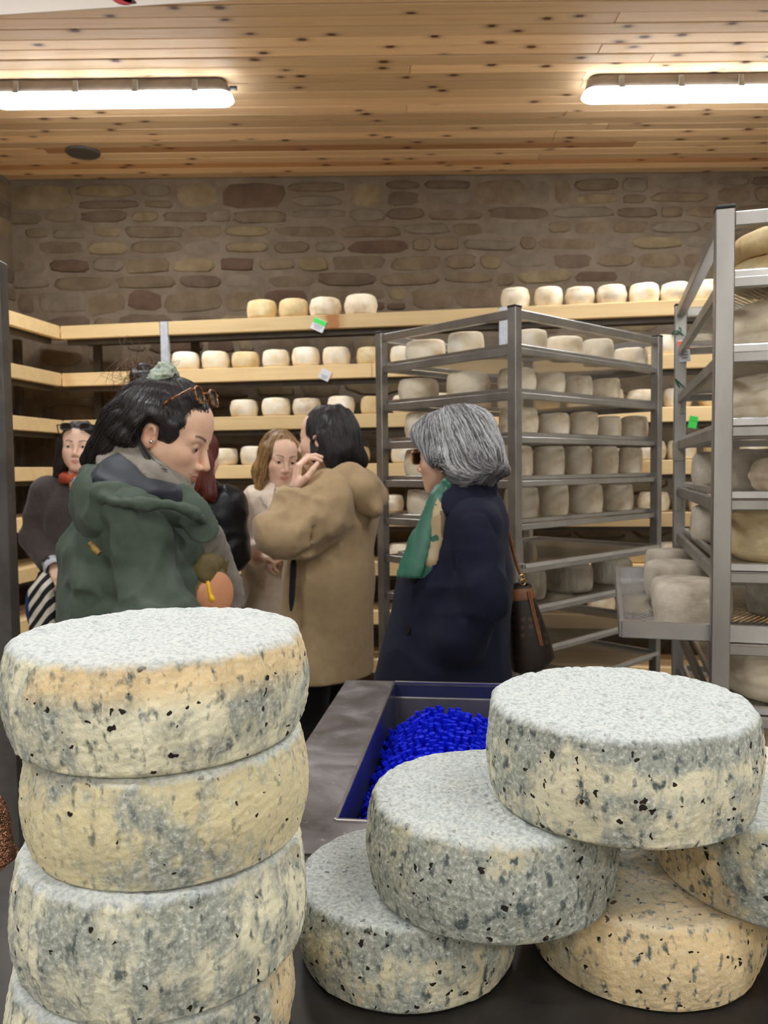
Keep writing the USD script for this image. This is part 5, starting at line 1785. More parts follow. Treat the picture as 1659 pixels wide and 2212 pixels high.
# hair
S = Sculpt(ON - .23, ON + .23, .0045)
S.add(ell(W(-.022, 0, .040), (.116, .092, .102), MN), .02)
S.add(ell(W(-.070, 0, -.020), (.078, .094, .080), MN), .05)
S.add(ell(W(.055, .010, .062), (.056, .078, .044), MN), .04)
for s in (-1, 1):
    S.add(cone(W(-.020, s * .086, -.020), W(-.070, s * .082, -.074), .026, .026), .03)
    S.add(cone(W(-.060, s * .075, -.062), W(-.128, s * .050, -.052), .028, .022), .03)
    S.add(cone(W(.040, s * .076, .034), W(.020, s * .084, -.012), .020, .014), .03)
S.add(cone(W(-.125, .03, -.02), W(-.150, .0, -.045), .036, .018), .04)
S.add(cone(W(-.06, .06, -.065), W(-.075, .0, -.085), .03, .03), .03)
S.cut(ell(W(.122, 0, -.050), (.085, .12, .090), MN), .012)
S.cut(ell(W(.060, 0, -.110), (.085, .12, .062), MN), .012)
S.cut(ell(W(-.006, .099, -.026), (.022, .022, .030), MN), .006)
SN = S
S.shift(lambda p: .0055 * ridged(np.stack([(p - ON) @ MN[0] * 26, (p - ON) @ MN[1] * 30, (p - ON) @ MN[2] * 9], -1), 1.0, 31) + .003 * nz(p, 40, 12), .02)
hairN = obj('hair', S.mesh(), 'hair_grey', tN, smooth=True)
part = W(.015, .010, .150)
def flow_n(p):
    q = (p - ON) @ MN.T
    away = p - part
    away /= np.linalg.norm(away, axis=1, keepdims=True) + 1e-6
    low = np.clip((-.015 - q[:, 2]) / .05, 0, 1)[:, None]
    return away * .55 - MN[2] * (.75 - 1.0 * low) - MN[0] * (.25 + .75 * low)
top = side_pts(S, ON, MN, W, lambda q: (q[:, 2] > .01) & (q[:, 1] > -.06), 2600, 5)
low = side_pts(S, ON, MN, W, lambda q: (q[:, 2] < .03) & (q[:, 0] < .05), 1300, 6)
P1_ = strands(S, top, flow_n, 24, .0062, .0024, 3)
P2_ = strands(S, low, flow_n, 16, .0062, .0026, 4)
hair_curves(hairN, 'strands', P1_[:1150], .0011, 'strand_silver')
hair_curves(hairN, 'strands', P1_[1150:1900], .0011, 'strand_ash')
hair_curves(hairN, 'strands', P1_[1900:], .0011, 'strand_slate')
hair_curves(hairN, 'strands', P2_[:600], .0011, 'strand_ash')
hair_curves(hairN, 'strands', P2_[600:], .0011, 'strand_slate')
glasses(tN, W, .100, -.002, .072, .08, .10, lens_r=(.025, .020), label='brown tortoiseshell sunglasses with dark lenses')
m = trimesh.creation.icosphere(2, .005); m.apply_translation(W(-.006, .084, -.050))
obj('earring', m, 'steel_bright', tN, smooth=True)
# her shoulder bag
YB = 2.40
gb = lambda px, py, dy=0.0: at(px, py, YB + dy)
mat('bag_canvas', {'g': ('geometry', {}), 'v': ('voronoi_texture', {'scale': 42.0, 'randomness': .15}), 'n': ('noise_texture', {'scale': 14.0}), 'r': ('rgb_ramp', {'ramp': [(.20, srgb(88, 66, 44)), (.30, srgb(50, 38, 30)), (.5, srgb(42, 32, 26))]}), 'p': ('principled_bsdf', {'roughness': .5})},
    [('g.position', 'v.vector'), ('v.distance', 'r.fac'), ('r.color', 'p.base_color')])
plain('bag_trim', srgb(150, 98, 56), .5, noise=1, scale=40, col2=srgb(128, 80, 44), world=True)
plain('brass', (.78, .55, .22), .25, metallic=1.0)
tb = thing('shoulder_bag', 'dark brown patterned shoulder bag with tan trim hanging behind the grey-haired woman', 'bag')
def bag_ring(c, w, d, tilt):
    th = np.linspace(0, 2 * PI, 28, endpoint=False)
    e = 3.5
    r = (np.abs(np.cos(th)) ** e + np.abs(np.sin(th)) ** e) ** (-1 / e)
    ex, ey = A_(math.cos(tilt), 0, math.sin(tilt)), A_(0, 1, 0)
    return np.array([c + ex * w * k * math.cos(t) + ey * d * k * math.sin(t) for k, t in zip(r, th)])
def loft(rings, close0=True, close1=True):
    n = len(rings[0])
    v = np.vstack(list(rings) + [[rings[0].mean(0)], [rings[-1].mean(0)]])
    f = []
    for i in range(len(rings) - 1):
        for k in range(n):
            a, b = i * n + k, i * n + (k + 1) % n
            f += [(a, b, b + n), (a, b + n, a + n)]
    L = (len(rings) - 1) * n
    for k in range(n):
        if close0:
            f.append((len(v) - 2, (k + 1) % n, k))
        if close1:
            f.append((len(v) - 1, L + k, L + (k + 1) % n))
    m = trimesh.Trimesh(v, f, process=False)
    if close0 and close1 and m.volume < 0:
        m.invert()
    return m
k = YB / F_PX
R1 = [bag_ring(gb(x, y), w * k, d, t) for x, y, w, d, t in ((1150, 1440, 34, .06, .35), (1149, 1428, 48, .078, .36), (1143, 1395, 46, .078, .34), (1134, 1340, 36, .066, .25), (1125, 1285, 27, .052, .12), (1122, 1262, 24, .046, .08), (1122, 1264, 20, .042, .08), (1126, 1300, 20, .042, .1))]
obj('body', loft(R1), 'bag_canvas', tb, smooth=40)
obj('rim_band', loft([bag_ring(gb(1126, 1290), 28.6 * k, .054, .14), bag_ring(gb(1125, 1284), 28.2 * k, .054, .12), bag_ring(gb(1122.5, 1268), 25.6 * k, .0485, .08), bag_ring(gb(1122.5, 1266), 24.0 * k, .046, .08)], False, False), 'bag_trim', tb, smooth=40)
for dx in (0, 1):
    obj('side_strip', tube([gb(1140 + 5 * dx, 1278, -.052), gb(1152 + 4 * dx, 1330, -.064), gb(1168 + 4 * dx, 1395, -.078)], .0035, 6), 'bag_trim', tb, smooth=True)
strap = smooth_path([g(1046, 1066, .02), g(1072, 1092, -.03), g(1092, 1130, .04), gb(1106, 1180), gb(1119, 1225), gb(1127, 1244, -.01)], 24)
obj('strap', tube(strap, .0058, 8), 'bag_trim', tb, smooth=True)
for (px, py) in ((1127, 1248), (1129, 1258)):
    t_ = np.linspace(0, 2 * PI, 18)
    c = gb(px, py, -.02)
    obj('ring', tube(np.array([c + A_(.009 * math.cos(a), .004 * math.cos(a), .009 * math.sin(a)) for a in t_]), .0024, 6), 'brass', tb, smooth=True)

# ================================================================== woman in the camel coat
YB2 = 2.95
g = lambda px, py, dy=0.0: at(px, py, YB2 + dy)
MB, OB = frame(156, 2), g(704, 948)
W = lambda f, l, u: OB + f * MB[0] + l * MB[1] + u * MB[2]
tB = thing('person', 'dark-haired woman in a hooded camel coat with her hand raised to her mouth', 'person')
chest = g(722, 1140)
hip = A_(g(705, 1350)[0], YB2, .90)
J = stance(chest, hip, 140, neck=g(728, 1020))
J['sh'] = [g(706, 1078, -.13), g(778, 1085, .10)]
J['el'] = [g(604, 1150, -.22), g(750, 1250, .13)]
J['wr'] = [g(638, 1060, -.17), g(690, 1270, .14)]
hB = [dict(wrist=J['wr'][0], d=A_(.10, .15, 1), n=A_(.9, .25, -.1), side=1, bends=((.75, .75, .35), (.65, .7, .4), (.6, .7, .4), (.55, .7, .4)), thumb=(.55, .15), sc=1.02),
      dict(wrist=J['wr'][1], d=A_(-.7, .3, -.2), n=A_(0, 0, -1), side=-1)]
bm, bc = build_body(J, OB, MB, 1.0, SKIN2, np.array(srgb(70, 52, 44)), {}, hB, fine=.0032)
body = obj('body', bm, 'skin', tB, smooth=True, color=bc)
add_eyes(body, OB, MB, 1.0)
trousers_and_shoes(tB, J, 'trousers_black')
Mb = frame(140)
hemz = g(730, 1452)[2]
S = Sculpt(A_(g(535, 1000)[0], YB2 - .46, hemz - .05), A_(g(850, 1000)[0], YB2 + .45, g(700, 995)[2]), .0078)
S.add(cone(g(730, 1055), g(722, 1120), .10, .150, Mb[0], .85), .05)
S.add(cone(g(722, 1120), g(712, 1250), .165, .178, Mb[0], .86), .05)
S.add(cone(g(712, 1250), g(694, 1470), .178, .212, Mb[0], .90), .04)
S.add(cone(J['sh'][0], J['el'][0], .096, .074), .05)
S.add(cone(J['el'][0], J['wr'][0] + (J['el'][0] - J['wr'][0]) * .12, .076, .050), .02)
S.add(cone(g(640, 1155, -.2), g(690, 1125, -.15), .080, .095), .05)
S.add(cone(J['sh'][1], J['el'][1], .085, .075), .04)
S.add(cone(J['el'][1], J['wr'][1], .075, .058), .03)
wd = (J['wr'][0] - J['el'][0]); wd /= np.linalg.norm(wd)
S.cut(cone(J['wr'][0] - wd * .012, J['wr'][0] + wd * .10, .041, .06), .006)
slit = [g(636, 1198, -.2), g(634, 1250, -.2), g(631, 1320, -.2)]
seam = [g(664, 1090, -.2), g(640, 1160, -.28), g(652, 1190, -.25)]
def fold_b(p):
    el = J['el'][0]
    d = np.linalg.norm(p - (el + A_(.05, 0, .04)), axis=1)
    return .015 * wrinkle(p, (6, 6, 2.0), 41) + .024 * wrinkle(p, (9, 7, 9), 42) * np.exp(-(d / .16) ** 2) + .030 * np.exp(-(dist_curve(p, slit) / .017) ** 2) + .016 * np.exp(-(dist_curve(p, [g(640, 1196, -.26), g(700, 1188, -.24), g(748, 1164, -.2)]) / .016) ** 2) + .003 * nz(p, 25, 5) + .012 * wrinkle(p, (15, 15, 9), 45) * np.exp(-(d / .22) ** 2) + sum(.016 * np.exp(-(dist_curve(p, cr) / .013) ** 2) for cr in creases)
creases = [[g(642, 1095, -.30), g(618, 1112, -.30), g(632, 1118, -.30)], [g(690, 1062, -.22), g(640, 1100, -.28), g(625, 1120, -.30)], [g(672, 1085, -.26), g(655, 1115, -.29), g(620, 1125, -.3)], [g(760, 1150, -.16), g(770, 1230, -.16), g(764, 1330, -.16)], [g(640, 1330, -.2), g(652, 1400, -.2), g(650, 1450, -.2)], [g(700, 1080, -.22), g(672, 1140, -.26), g(660, 1190, -.25)]]
S.shift(fold_b, .05)
S.cut(slab(A_(hip[0], YB2, hemz - .3), (.6, .6, .30)), .006)
obj('coat', S.mesh(), 'coat_camel', tB, smooth=True)
obj('pocket_slit', tube(np.array([q + A_(0, -.02, 0) for q in smooth_path([g(636, 1200, -.17), g(634, 1250, -.18), g(630, 1318, -.185)], 8)]), [.004, .011, .012, .012, .012, .012, .010, .004], 8), 'top_dark', tB, smooth=True, label='dark pocket slit of the coat')
hc = g(778, 1060, -.04)
S = Sculpt(hc - .26, hc + .22, .006)
S.add(ell(g(776, 1055, -.05), (.082, .105, .078)), .03)
S.add(cone(g(750, 1025, -.09), g(806, 1100, -.10), .050, .034), .05)
S.add(cone(g(758, 1018, .02), g(815, 1075, .0), .045, .050), .05)
S.add(cone(g(742, 1022, -.10), g(680, 1050, -.15), .036, .026), .03)
S.add(cone(g(680, 1050, -.15), g(652, 1062, -.14), .024, .018), .03)
S.cut(ell(g(742, 1000, -.01), (.070, .10, .050)), .02)
S.shift(lambda p: .006 * ridged(p, (10, 8, 10), 7), .03)
obj('hood', S.mesh(), 'coat_camel', tB, smooth=True)
# watch
wc = J['wr'][0] - wd * .004
e1 = np.cross(wd, (0, 1, 0)); e1 /= np.linalg.norm(e1); e2 = np.cross(wd, e1)
obj('wristwatch', cat_([tube(np.array([wc + (e1 * math.cos(a) + e2 * math.sin(a)) * .031 for a in np.linspace(0, 2 * PI, 25)]), .0075, 8), bbox(wc - A_(.028, .020, 0), (.03, .03, .026), .005)]), 'black_plastic', tB, smooth=40)
S = Sculpt(OB - .21, OB + .21, .0048)
S.add(ell(W(-.022, 0, .032), (.106, .086, .094), MB), .02)
S.add(ell(W(-.066, 0, -.030), (.068, .086, .080), MB), .05)
for s in (-1, 1):
    S.add(cone(W(-.030, s * .076, .0), W(-.066, s * .074, -.098), .028, .030), .03)
S.add(cone(W(-.085, .05, -.06), W(-.102, -.05, -.085), .040, .040), .04)
S.add(cone(W(.010, .082, -.02), W(.006, .080, -.080), .012, .014), .02)
S.cut(ell(W(.118, 0, -.036), (.082, .12, .088), MB), .012)
S.cut(ell(W(.062, 0, -.110), (.066, .12, .072), MB), .012)
S.cut(ell(W(-.004, .098, -.016), (.022, .022, .032), MB), .006)
S.shift(lambda p: .004 * ridged(np.stack([(p - OB) @ MB[0] * 30, (p - OB) @ MB[1] * 30, (p - OB) @ MB[2] * 7], -1), 1.0, 33), .02)
hairB = obj('hair', S.mesh(), 'hair_brown_dark', tB, smooth=True)
top = side_pts(S, OB, MB, W, lambda q: q[:, 2] > -.02, 1500, 8)
fl = lambda p: (lambda a: a * .4 - MB[2] * .95 - MB[0] * .12)((p - W(0, 0, .14)) / (np.linalg.norm(p - W(0, 0, .14), axis=1, keepdims=True) + 1e-6))
P1_ = strands(S, top, fl, 22, .0065, .0016, 9)
hair_curves(hairB, 'strands', P1_[:750], .0011, 'strand_black')
hair_curves(hairB, 'strands', P1_[750:], .0011, 'strand_soot')

# ================================================================== blonde woman in the cream trench coat
YC = 3.46
g = lambda px, py, dy=0.0: at(px, py, YC + dy)
MC, OC = frame(-64, 12, 4), g(604, 990)
W = lambda f, l, u: OC + f * MC[0] + l * MC[1] + u * MC[2]
tC = thing('person', 'blonde woman in a cream trench coat looking down beside the camel coat', 'person')
chest = g(606, 1130)
hip = A_(g(605, 1320)[0], YC, .90)
J = stance(chest, hip, -72, neck=g(606, 1060))
J['sh'] = [g(672, 1085, -.02), g(554, 1085, -.02)]
J['el'] = [g(680, 1200, .04), g(532, 1190, .05)]
J['wr'] = [g(640, 1205, -.15), g(552, 1200, -.16)]
hC = [dict(wrist=J['wr'][0], d=A_(-1, -.3, .1), n=A_(0, .3, -1), side=1, bends=((.9, 1., .6),) * 4),
      dict(wrist=J['wr'][1], d=A_(.9, -.4, .15), n=A_(.2, .6, -.8), side=-1, bends=((.9, 1.1, .7), (1., 1.1, .7), (1., 1.1, .7), (1., 1.1, .7)), thumb=(.5, .3))]
bm, bc = build_body(J, OC, MC, .97, SKIN2 * .96, np.array(srgb(96, 74, 56)), dict(eye_open=.6), hC, fine=.0036)
body = obj('body', bm, 'skin', tC, smooth=True, color=bc)
add_eyes(body, OC, MC, .97, (0, -.25))
trousers_and_shoes(tC, J, 'trousers_black')
Mb = frame(-72)
S = Sculpt(A_(g(495, 1000)[0], YC - .36, .50), A_(g(735, 1000)[0], YC + .32, g(600, 1030)[2]), .0088)
S.add(cone(g(606, 1070), g(606, 1130), .085, .135, Mb[0], .8), .05)
S.add(cone(g(606, 1130), g(604, 1250), .145, .150, Mb[0], .8), .05)
S.add(cone(g(604, 1250), A_(g(600, 1250)[0], YC, .55), .150, .20, Mb[0], .85), .04)
for i in (0, 1):
    S.add(cone(J['sh'][i], J['el'][i], .072, .066), .03)
    S.add(cone(J['el'][i], J['wr'][i], .066, .056), .025)
    d_ = J['wr'][i] - J['el'][i]; d_ /= np.linalg.norm(d_)
    S.cut(cone(J['wr'][i] + d_ * .052, J['wr'][i] + d_ * .14, .045, .06), .006)
S.cut(cone(g(618, 1060, -.20), g(620, 1150, -.22), .020, .030), .02)
S.cut(cone(g(620, 1150, -.22), g(630, 1420, -.25), .030, .035), .02)
S.shift(lambda p: .012 * wrinkle(p, (8, 8, 2.6), 51) + .016 * wrinkle(p, (8, 8, 16), 52) * np.exp(-(np.linalg.norm(p - J['el'][1], axis=1) / .12) ** 2), .05)
S.cut(slab(A_(hip[0], YC, .3), (.6, .6, .25)), .006)
obj('coat', S.mesh(), 'coat_cream', tC, smooth=True)
S = Sculpt(A_(g(545, 1000)[0], YC - .3, .80), A_(g(670, 1000)[0], YC + .2, g(600, 1055)[2]), .009)
S.add(cone(g(608, 1090), g(606, 1330), .095, .14, Mb[0], .82), .02)
obj('top', S.mesh(), 'top_dark', tC, smooth=True)
S = Sculpt(g(575, 1080, -.14) - .11, g(575, 1080, -.14) + .11, .006)
ribbon_sdf(S, [g(586, 1052, -.07), g(576, 1070, -.125), g(580, 1092, -.150)], [.020, .030, .016], .006, A_(-.3, -1, .5), .02)
obj('lapel', S.mesh(), 'coat_cream', tC, smooth=True)
m = trimesh.creation.cylinder(.015, .007, sections=20)
T = trimesh.geometry.align_vectors((0, 0, 1), (-.3, -1, .1)); T[:3, 3] = g(560, 1266, -.162)
m.apply_transform(T)
obj('button', m, plain('button_horn', srgb(196, 174, 138), .4), tC, smooth=40)
S = Sculpt(OC - .24, OC + .20, .0055)
S.add(ell(W(-.018, 0, .030), (.100, .086, .096), MC), .02)
S.add(cone(W(-.055, 0, -.02), W(-.060, 0, -.15), .075, .060, MC[0], .7), .04)
for s in (-1, 1):
    S.add(cone(W(.030, s * .070, .045), W(.022, s * .086, -.06), .026, .028), .03)
    S.add(cone(W(.022, s * .086, -.06), W(.030, s * .080, -.175), .030, .020), .03)
S.cut(ell(W(.112, 0, -.046), (.070, .056, .098), MC), .014)
S.cut(ell(W(.085, 0, -.13), (.075, .052, .10), MC), .014)
S.shift(lambda p: .005 * ridged(np.stack([(p - OC) @ MC[0] * 26, (p - OC) @ MC[1] * 34, (p - OC) @ MC[2] * 6], -1), 1.0, 35), .02)
hairC = obj('hair', S.mesh(), 'hair_blonde', tC, smooth=True)
top = side_pts(S, OC, MC, W, lambda q: q[:, 2] > -.06, 1500, 11)
fl = lambda p: (lambda a: a * .5 - MC[2] * .95)((p - W(.02, 0, .15)) / (np.linalg.norm(p - W(.02, 0, .15), axis=1, keepdims=True) + 1e-6))
P1_ = strands(S, top, fl, 26, .0075, .002, 12)
hair_curves(hairC, 'strands', P1_[:800], .0013, 'strand_honey')
hair_curves(hairC, 'strands', P1_[800:], .0013, 'strand_umber')

# ================================================================== red-haired woman in the black leather jacket
YR = 3.15
g = lambda px, py, dy=0.0: at(px, py, YR + dy)
MR, OR_ = frame(62, 6), g(424, 985)
W = lambda f, l, u: OR_ + f * MR[0] + l * MR[1] + u * MR[2]
tR = thing('person', 'red-haired woman in a black leather jacket behind the woman in the parka', 'person')
chest = g(440, 1135)
hip = A_(g(440, 1320)[0], YR, .90)
J = stance(chest, hip, 60, neck=g(432, 1060))
J['sh'] = [g(380, 1090, .06), g(492, 1090, -.03)]
J['el'] = [g(372, 1200, .08), g(500, 1190, -.04)]
J['wr'] = [g(420, 1210, .18), g(470, 1195, .12)]
hR = [dict(wrist=J['wr'][0], d=A_(1, .3, 0), n=A_(0, -1, 0), side=1), dict(wrist=J['wr'][1], d=A_(-1, .3, 0), n=A_(0, -1, 0), side=-1)]
bm, bc = build_body(J, OR_, MR, .97, SKIN2, np.array(srgb(96, 60, 48)), {}, hR, fine=.0042)
body = obj('body', bm, 'skin', tR, smooth=True, color=bc)
add_eyes(body, OR_, MR, .97)
trousers_and_shoes(tR, J, 'trousers_black')
Mb = frame(60)
zj = g(440, 1290)[2]
S = Sculpt(A_(g(320, 1000)[0], YR - .32, zj - .05), A_(g(560, 1000)[0], YR + .36, g(430, 1030)[2]), .0085)
S.add(cone(g(436, 1065), g(440, 1120), .075, .130, Mb[0], .8), .05)
S.add(cone(g(440, 1120), g(440, 1300), .145, .140, Mb[0], .85), .05)
for i in (0, 1):
    S.add(cone(J['sh'][i], J['el'][i], .074, .066), .03)
    S.add(cone(J['el'][i], J['wr'][i], .066, .054), .025)
S.shift(lambda p: .012 * wrinkle(p, (9, 9, 5), 61) + .014 * wrinkle(p, (8, 8, 20), 62) * np.exp(-(np.linalg.norm(p - J['el'][1], axis=1) / .13) ** 2), .05)
S.cut(slab(A_(hip[0], YR, zj - .3), (.6, .6, .3)), .006)
obj('jacket', S.mesh(), 'leather_black', tR, smooth=True)
S = Sculpt(OR_ - .24, OR_ + .19, .0058)
S.add(ell(W(-.020, 0, .030), (.102, .086, .096), MR), .02)
S.add(cone(W(-.055, .0, .0), W(-.070, 0, -.12), .080, .082, MR[0], .75), .05)
S.add(cone(W(-.05, -.075, -.05), W(-.04, -.105, -.155), .045, .035), .05)
S.add(cone(W(-.05, .075, -.05), W(-.04, .100, -.155), .045, .035), .05)
S.add(cone(W(-.07, .0, -.10), W(-.085, -.02, -.175), .07, .05), .05)
S.cut(ell(W(.110, 0, -.045), (.070, .062, .098), MR), .014)
S.shift(lambda p: .006 * ridged(np.stack([(p - OR_) @ MR[0] * 20, (p - OR_) @ MR[1] * 30, (p - OR_) @ MR[2] * 7], -1), 1.0, 37), .02)
hairR = obj('hair', S.mesh(), 'hair_red', tR, smooth=True)
top = side_pts(S, OR_, MR, W, lambda q: q[:, 2] > -.08, 1100, 13)
fl = lambda p: (lambda a: a * .4 - MR[2] * .95)((p - W(0, 0, .15)) / (np.linalg.norm(p - W(0, 0, .15), axis=1, keepdims=True) + 1e-6))
hair_curves(hairR, 'strands', strands(S, top, fl, 22, .008, .002, 14), .0014, 'strand_copper')

# ================================================================== woman in the grey-brown wool coat at the far left
YL = 3.75
g = lambda px, py, dy=0.0: at(px, py, YL + dy)
ML, OL = frame(-80, -2, 2), g(172, 967)
W = lambda f, l, u: OL + f * ML[0] + l * ML[1] + u * ML[2]
tL = thing('person', 'dark-haired woman in a grey-brown wool coat and bright neck scarf facing the camera', 'person')
chest = g(172, 1120)
hip = A_(g(175, 1290)[0], YL, .90)
J = stance(chest, hip, -80, neck=g(174, 1042))
J['sh'] = [g(240, 1062, .0), g(104, 1065, .0)]
J['el'] = [g(262, 1170, -.02), g(78, 1165, .0)]
J['wr'] = [g(225, 1240, -.12), g(112, 1220, -.15)]
hL = [dict(wrist=J['wr'][0], d=A_(-.7, -.2, -.6), n=A_(0, 1, 0), side=1), dict(wrist=J['wr'][1], d=A_(.55, -.35, -.55), n=A_(-.3, .5, -.6), side=-1, bends=((.6, .8, .5),) * 4)]
bm, bc = build_body(J, OL, ML, 1.0, SKIN2, np.array(srgb(60, 46, 40)), dict(jaw=1.04), hL, fine=.0040)
body = obj('body', bm, 'skin', tL, smooth=True, color=bc)
add_eyes(body, OL, ML, 1.0, (-.15, 0))
trousers_and_shoes(tL, J, 'trousers_navy', top=1.02)
Mb = frame(-80)
zc = g(170, 1300)[2]
S = Sculpt(A_(g(25, 1000)[0], YL - .36, zc - .05), A_(g(320, 1000)[0], YL + .30, g(172, 1015)[2]), .0092)
S.add(cone(g(173, 1050), g(172, 1110), .080, .145, Mb[0], .78), .05)
S.add(cone(g(172, 1110), g(176, 1310), .155, .165, Mb[0], .82), .05)
for i in (0, 1):
    S.add(cone(J['sh'][i], J['el'][i], .080, .070), .03)
    S.add(cone(J['el'][i], J['wr'][i], .070, .052), .025)
    d_ = J['wr'][i] - J['el'][i]; d_ /= np.linalg.norm(d_)
    S.cut(cone(J['wr'][i] + d_ * .02, J['wr'][i] + d_ * .14, .05, .06), .006)
S.cut(ell(g(173, 1030, -.10), (.055, .08, .05)), .02)
S.shift(lambda p: .012 * wrinkle(p, (7, 7, 3), 71) + .016 * wrinkle(p, (8, 8, 18), 72) * np.exp(-(np.linalg.norm(p - J['el'][1], axis=1) / .13) ** 2), .05)
S.cut(slab(A_(hip[0], YL, zc - .3), (.6, .6, .3)), .006)
obj('coat', S.mesh(), 'wool_greybrown', tL, smooth=True)
plain('shirt_stripe', srgb(206, 204, 208), .8, noise=1, scale=60, col2=srgb(150, 152, 166), stretch=(.2, .2, 1), world=True)
d_ = J['wr'][1] - J['el'][1]; d_ /= np.linalg.norm(d_)
S = Sculpt(J['wr'][1] - .09, J['wr'][1] + .09, .006)
S.add(cone(J['wr'][1] - d_ * .02, J['wr'][1] + d_ * .030, .048, .046), .01)
S.cut(cone(J['wr'][1] + d_ * .040, J['wr'][1] + d_ * .12, .040, .05), .004)
obj('shirt_cuff', S.mesh(), 'shirt_stripe', tL, smooth=True, label='pale striped shirt cuff')
mat('scarf_print', {'g': ('geometry', {}), 'm': ('mapping', {'scale': (20, 20, 15)}), 'n': ('noise_texture', {'scale': 1.0, 'detail': 1.0, 'distortion': 1.5}),
    'r': ('rgb_ramp', {'interpolate': False, 'ramp': [(0, srgb(36, 52, 92)), (.40, srgb(60, 90, 130)), (.47, srgb(200, 190, 170)), (.53, srgb(196, 92, 50)), (.60, srgb(60, 44, 44))]}), 'p': ('principled_bsdf', {'roughness': .6})},
    [('g.position', 'm.vector'), ('m.vector', 'n.vector'), ('n.fac', 'r.fac'), ('r.color', 'p.base_color')])
plain('scarf_orange', srgb(196, 84, 44), .7, noise=1, scale=40, col2=srgb(150, 60, 40), world=True)
S = Sculpt(g(172, 1045, -.05) - .16, g(172, 1045, -.05) + .14, .0058)
nk = g(173, 1030, -.02)
ribbon_sdf(S, [nk + A_(.078 * math.cos(a), .080 * math.sin(a), .010 * math.sin(a)) for a in np.linspace(0, 2 * PI, 18)], .022, .016, np.array([(math.cos(a), math.sin(a), 0) for a in np.linspace(0, 2 * PI, 18)]), .015)
S.shift(lambda p: .006 * ridged(p, (20, 20, 30), 8), .02)
obj('scarf', S.mesh(), 'scarf_orange', tL, smooth=True)
S = Sculpt(g(166, 1055, -.12) - .14, g(166, 1055, -.12) + .12, .0058)
ribbon_sdf(S, [g(178, 1028, -.105), g(166, 1044, -.125), g(158, 1064, -.13)], [.024, .032, .016], .014, A_(0, -1, .2), .02)
ribbon_sdf(S, [g(184, 1030, -.10), g(186, 1050, -.12), g(188, 1062, -.12)], [.02, .024, .012], .012, A_(0, -1, .2), .02)
S.shift(lambda p: .006 * ridged(p, (26, 20, 16), 8), .02)
obj('scarf_knot', S.mesh(), 'scarf_print', tL, smooth=True, label='blue and white patterned front of the scarf')
S = Sculpt(OL - .24, OL + .20, .0058)
S.add(ell(W(-.022, 0, .034), (.100, .086, .094), ML), .02)
S.add(cone(W(-.06, 0, -.01), W(-.062, 0, -.13), .076, .070, ML[0], .7), .05)
for s in (-1, 1):
    S.add(cone(W(-.01, s * .078, .02), W(-.03, s * .088, -.08), .026, .028), .03)
    S.add(cone(W(-.03, s * .088, -.08), W(-.035, s * .115, -.155), .030, .016), .03)
S.add(cone(W(.045, -.030, .085), W(.050, .045, .075), .020, .020), .03)
S.cut(ell(W(.112, .004, -.036), (.090, .076, .098), ML), .014)
S.cut(ell(W(.080, 0, -.12), (.084, .076, .09), ML), .014)
S.shift(lambda p: .005 * ridged(np.stack([(p - OL) @ ML[0] * 26, (p - OL) @ ML[1] * 30, (p - OL) @ ML[2] * 7], -1), 1.0, 39), .02)
hairL = obj('hair', S.mesh(), 'hair_brown_dark', tL, smooth=True)
top = side_pts(S, OL, ML, W, lambda q: q[:, 2] > -.06, 900, 15)
fl = lambda p: (lambda a: a * .5 - ML[2] * .8 - ML[0] * .3)((p - W(.04, 0, .13)) / (np.linalg.norm(p - W(.04, 0, .13), axis=1, keepdims=True) + 1e-6))
hair_curves(hairL, 'strands', strands(S, top, fl, 22, .0078, .002, 16), .0014, 'strand_black')
Ml2 = frame(-80, -40)
Wl = lambda f, l, u: OL + f * Ml2[0] + l * Ml2[1] + u * Ml2[2]
glasses(tL, Wl, .128, .016, .080, -.1, .10, frame_mat='black_plastic')
# patterned bag hanging from her hand
mat('bag_print', {'g': ('geometry', {}), 'm': ('mapping', {'rotation': (0, .9, 0), 'scale': (1.4, 1.4, 1.4)}), 'w': ('wave_texture', {'scale': 5.5, 'distortion': 3.0, 'detail': 1.0, 'bands_direction': 'z'}), 'r': ('rgb_ramp', {'interpolate': False, 'ramp': [(0, srgb(24, 24, 26)), (.52, srgb(226, 220, 206))]}), 'p': ('principled_bsdf', {'roughness': .8})},
    [('g.position', 'm.vector'), ('m.vector', 'w.vector'), ('w.fac', 'r.fac'), ('r.color', 'p.base_color')])
plain('strap_blue', srgb(24, 60, 120), .6)
tb = thing('tote_bag', 'black and white patterned cloth bag hanging from the arm of the far left woman', 'bag')
gt = lambda px, py, dy=0.0: at(px, py, 3.56 + dy)
c = gt(92, 1300)
S = Sculpt(c - .22, c + .22, .0075)
S.add(slab(gt(90, 1325), (.062, .040, .13), frame(-12), .03), .02)
S.add(cone(gt(96, 1262), gt(92, 1240), .045, .020), .04)
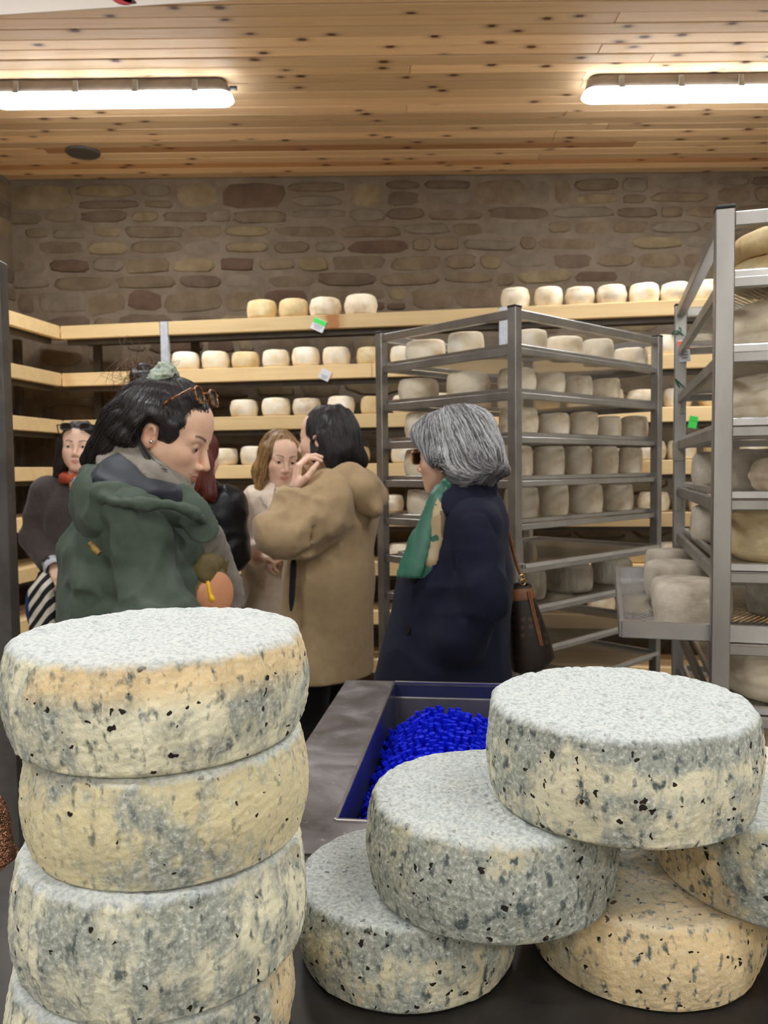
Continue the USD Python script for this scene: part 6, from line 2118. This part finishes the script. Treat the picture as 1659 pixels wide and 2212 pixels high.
S.shift(lambda p: .010 * ridged(p, (14, 14, 7), 5), .04)
obj('body', S.mesh(), 'bag_print', tb, smooth=True)
for dx in (-5, 5):
    obj('handle', tube(smooth_path([gt(92 + dx, 1250), gt(97 + dx, 1226), at(104 + dx * .4, 1204, 3.57)], 10), .007, 8), 'black_plastic', tb, smooth=True)
S = Sculpt(gt(70, 1310) - .12, gt(70, 1310) + .12, .0075)
S.add(ell(gt(72, 1312, .04), (.035, .03, .10)), .02)
obj('side_pocket', S.mesh(), 'strap_blue', tb, smooth=True)

# ------------------------------------------------------------------ bronze glittering sleeve at the lower left edge
mat('glitter_bronze', {'g': ('geometry', {}), 'v': ('voronoi_texture', {'scale': 420.0}), 's': ('separate_color', {}), 'r': ('rgb_ramp', {'ramp': [(0, srgb(84, 52, 36)), (.6, srgb(124, 82, 58)), (.9, srgb(190, 140, 104))]}),
    'b': ('bump', {'strength': .8, 'distance': .002}), 'p': ('principled_bsdf', {'roughness': .3, 'metallic': .6})},
    [('g.position', 'v.vector'), ('v.color', 's.color'), ('s.r', 'r.fac'), ('r.color', 'p.base_color'), ('v.distance', 'b.height'), ('b.normal', 'p.normal')])
tS = thing('pouch', 'bronze glittering soft pouch hanging at the lower left edge of the picture', 'pouch')
gs = lambda px, py, dy=0.0: at(px, py, 1.15 + dy)
c = gs(-10, 1800)
S = Sculpt(c - .16, c + .16, .005)
S.add(cone(gs(-22, 1745), gs(-12, 1850), .026, .034), .02)
S.add(cone(gs(-5, 1770), gs(2, 1852), .012, .020), .02)
S.shift(lambda p: .007 * ridged(p + A_(0, 0, 0), (24, 24, 6), 4), .03)
obj('body', S.mesh(), 'glitter_bronze', tS, smooth=True)
obj('cord', tube([gs(-14, 1745), gs(-30, 1560), at(-30, 1400, 1.7)], .006, 8), 'tag_white', tS, smooth=True)
hang = gs(8, 1895)
obj('tag', bbox(hang, (.012, .004, .045), .001, (A_(.94, 0, .34), A_(0, 1, 0), A_(-.34, 0, .94))), 'tag_white', tS)
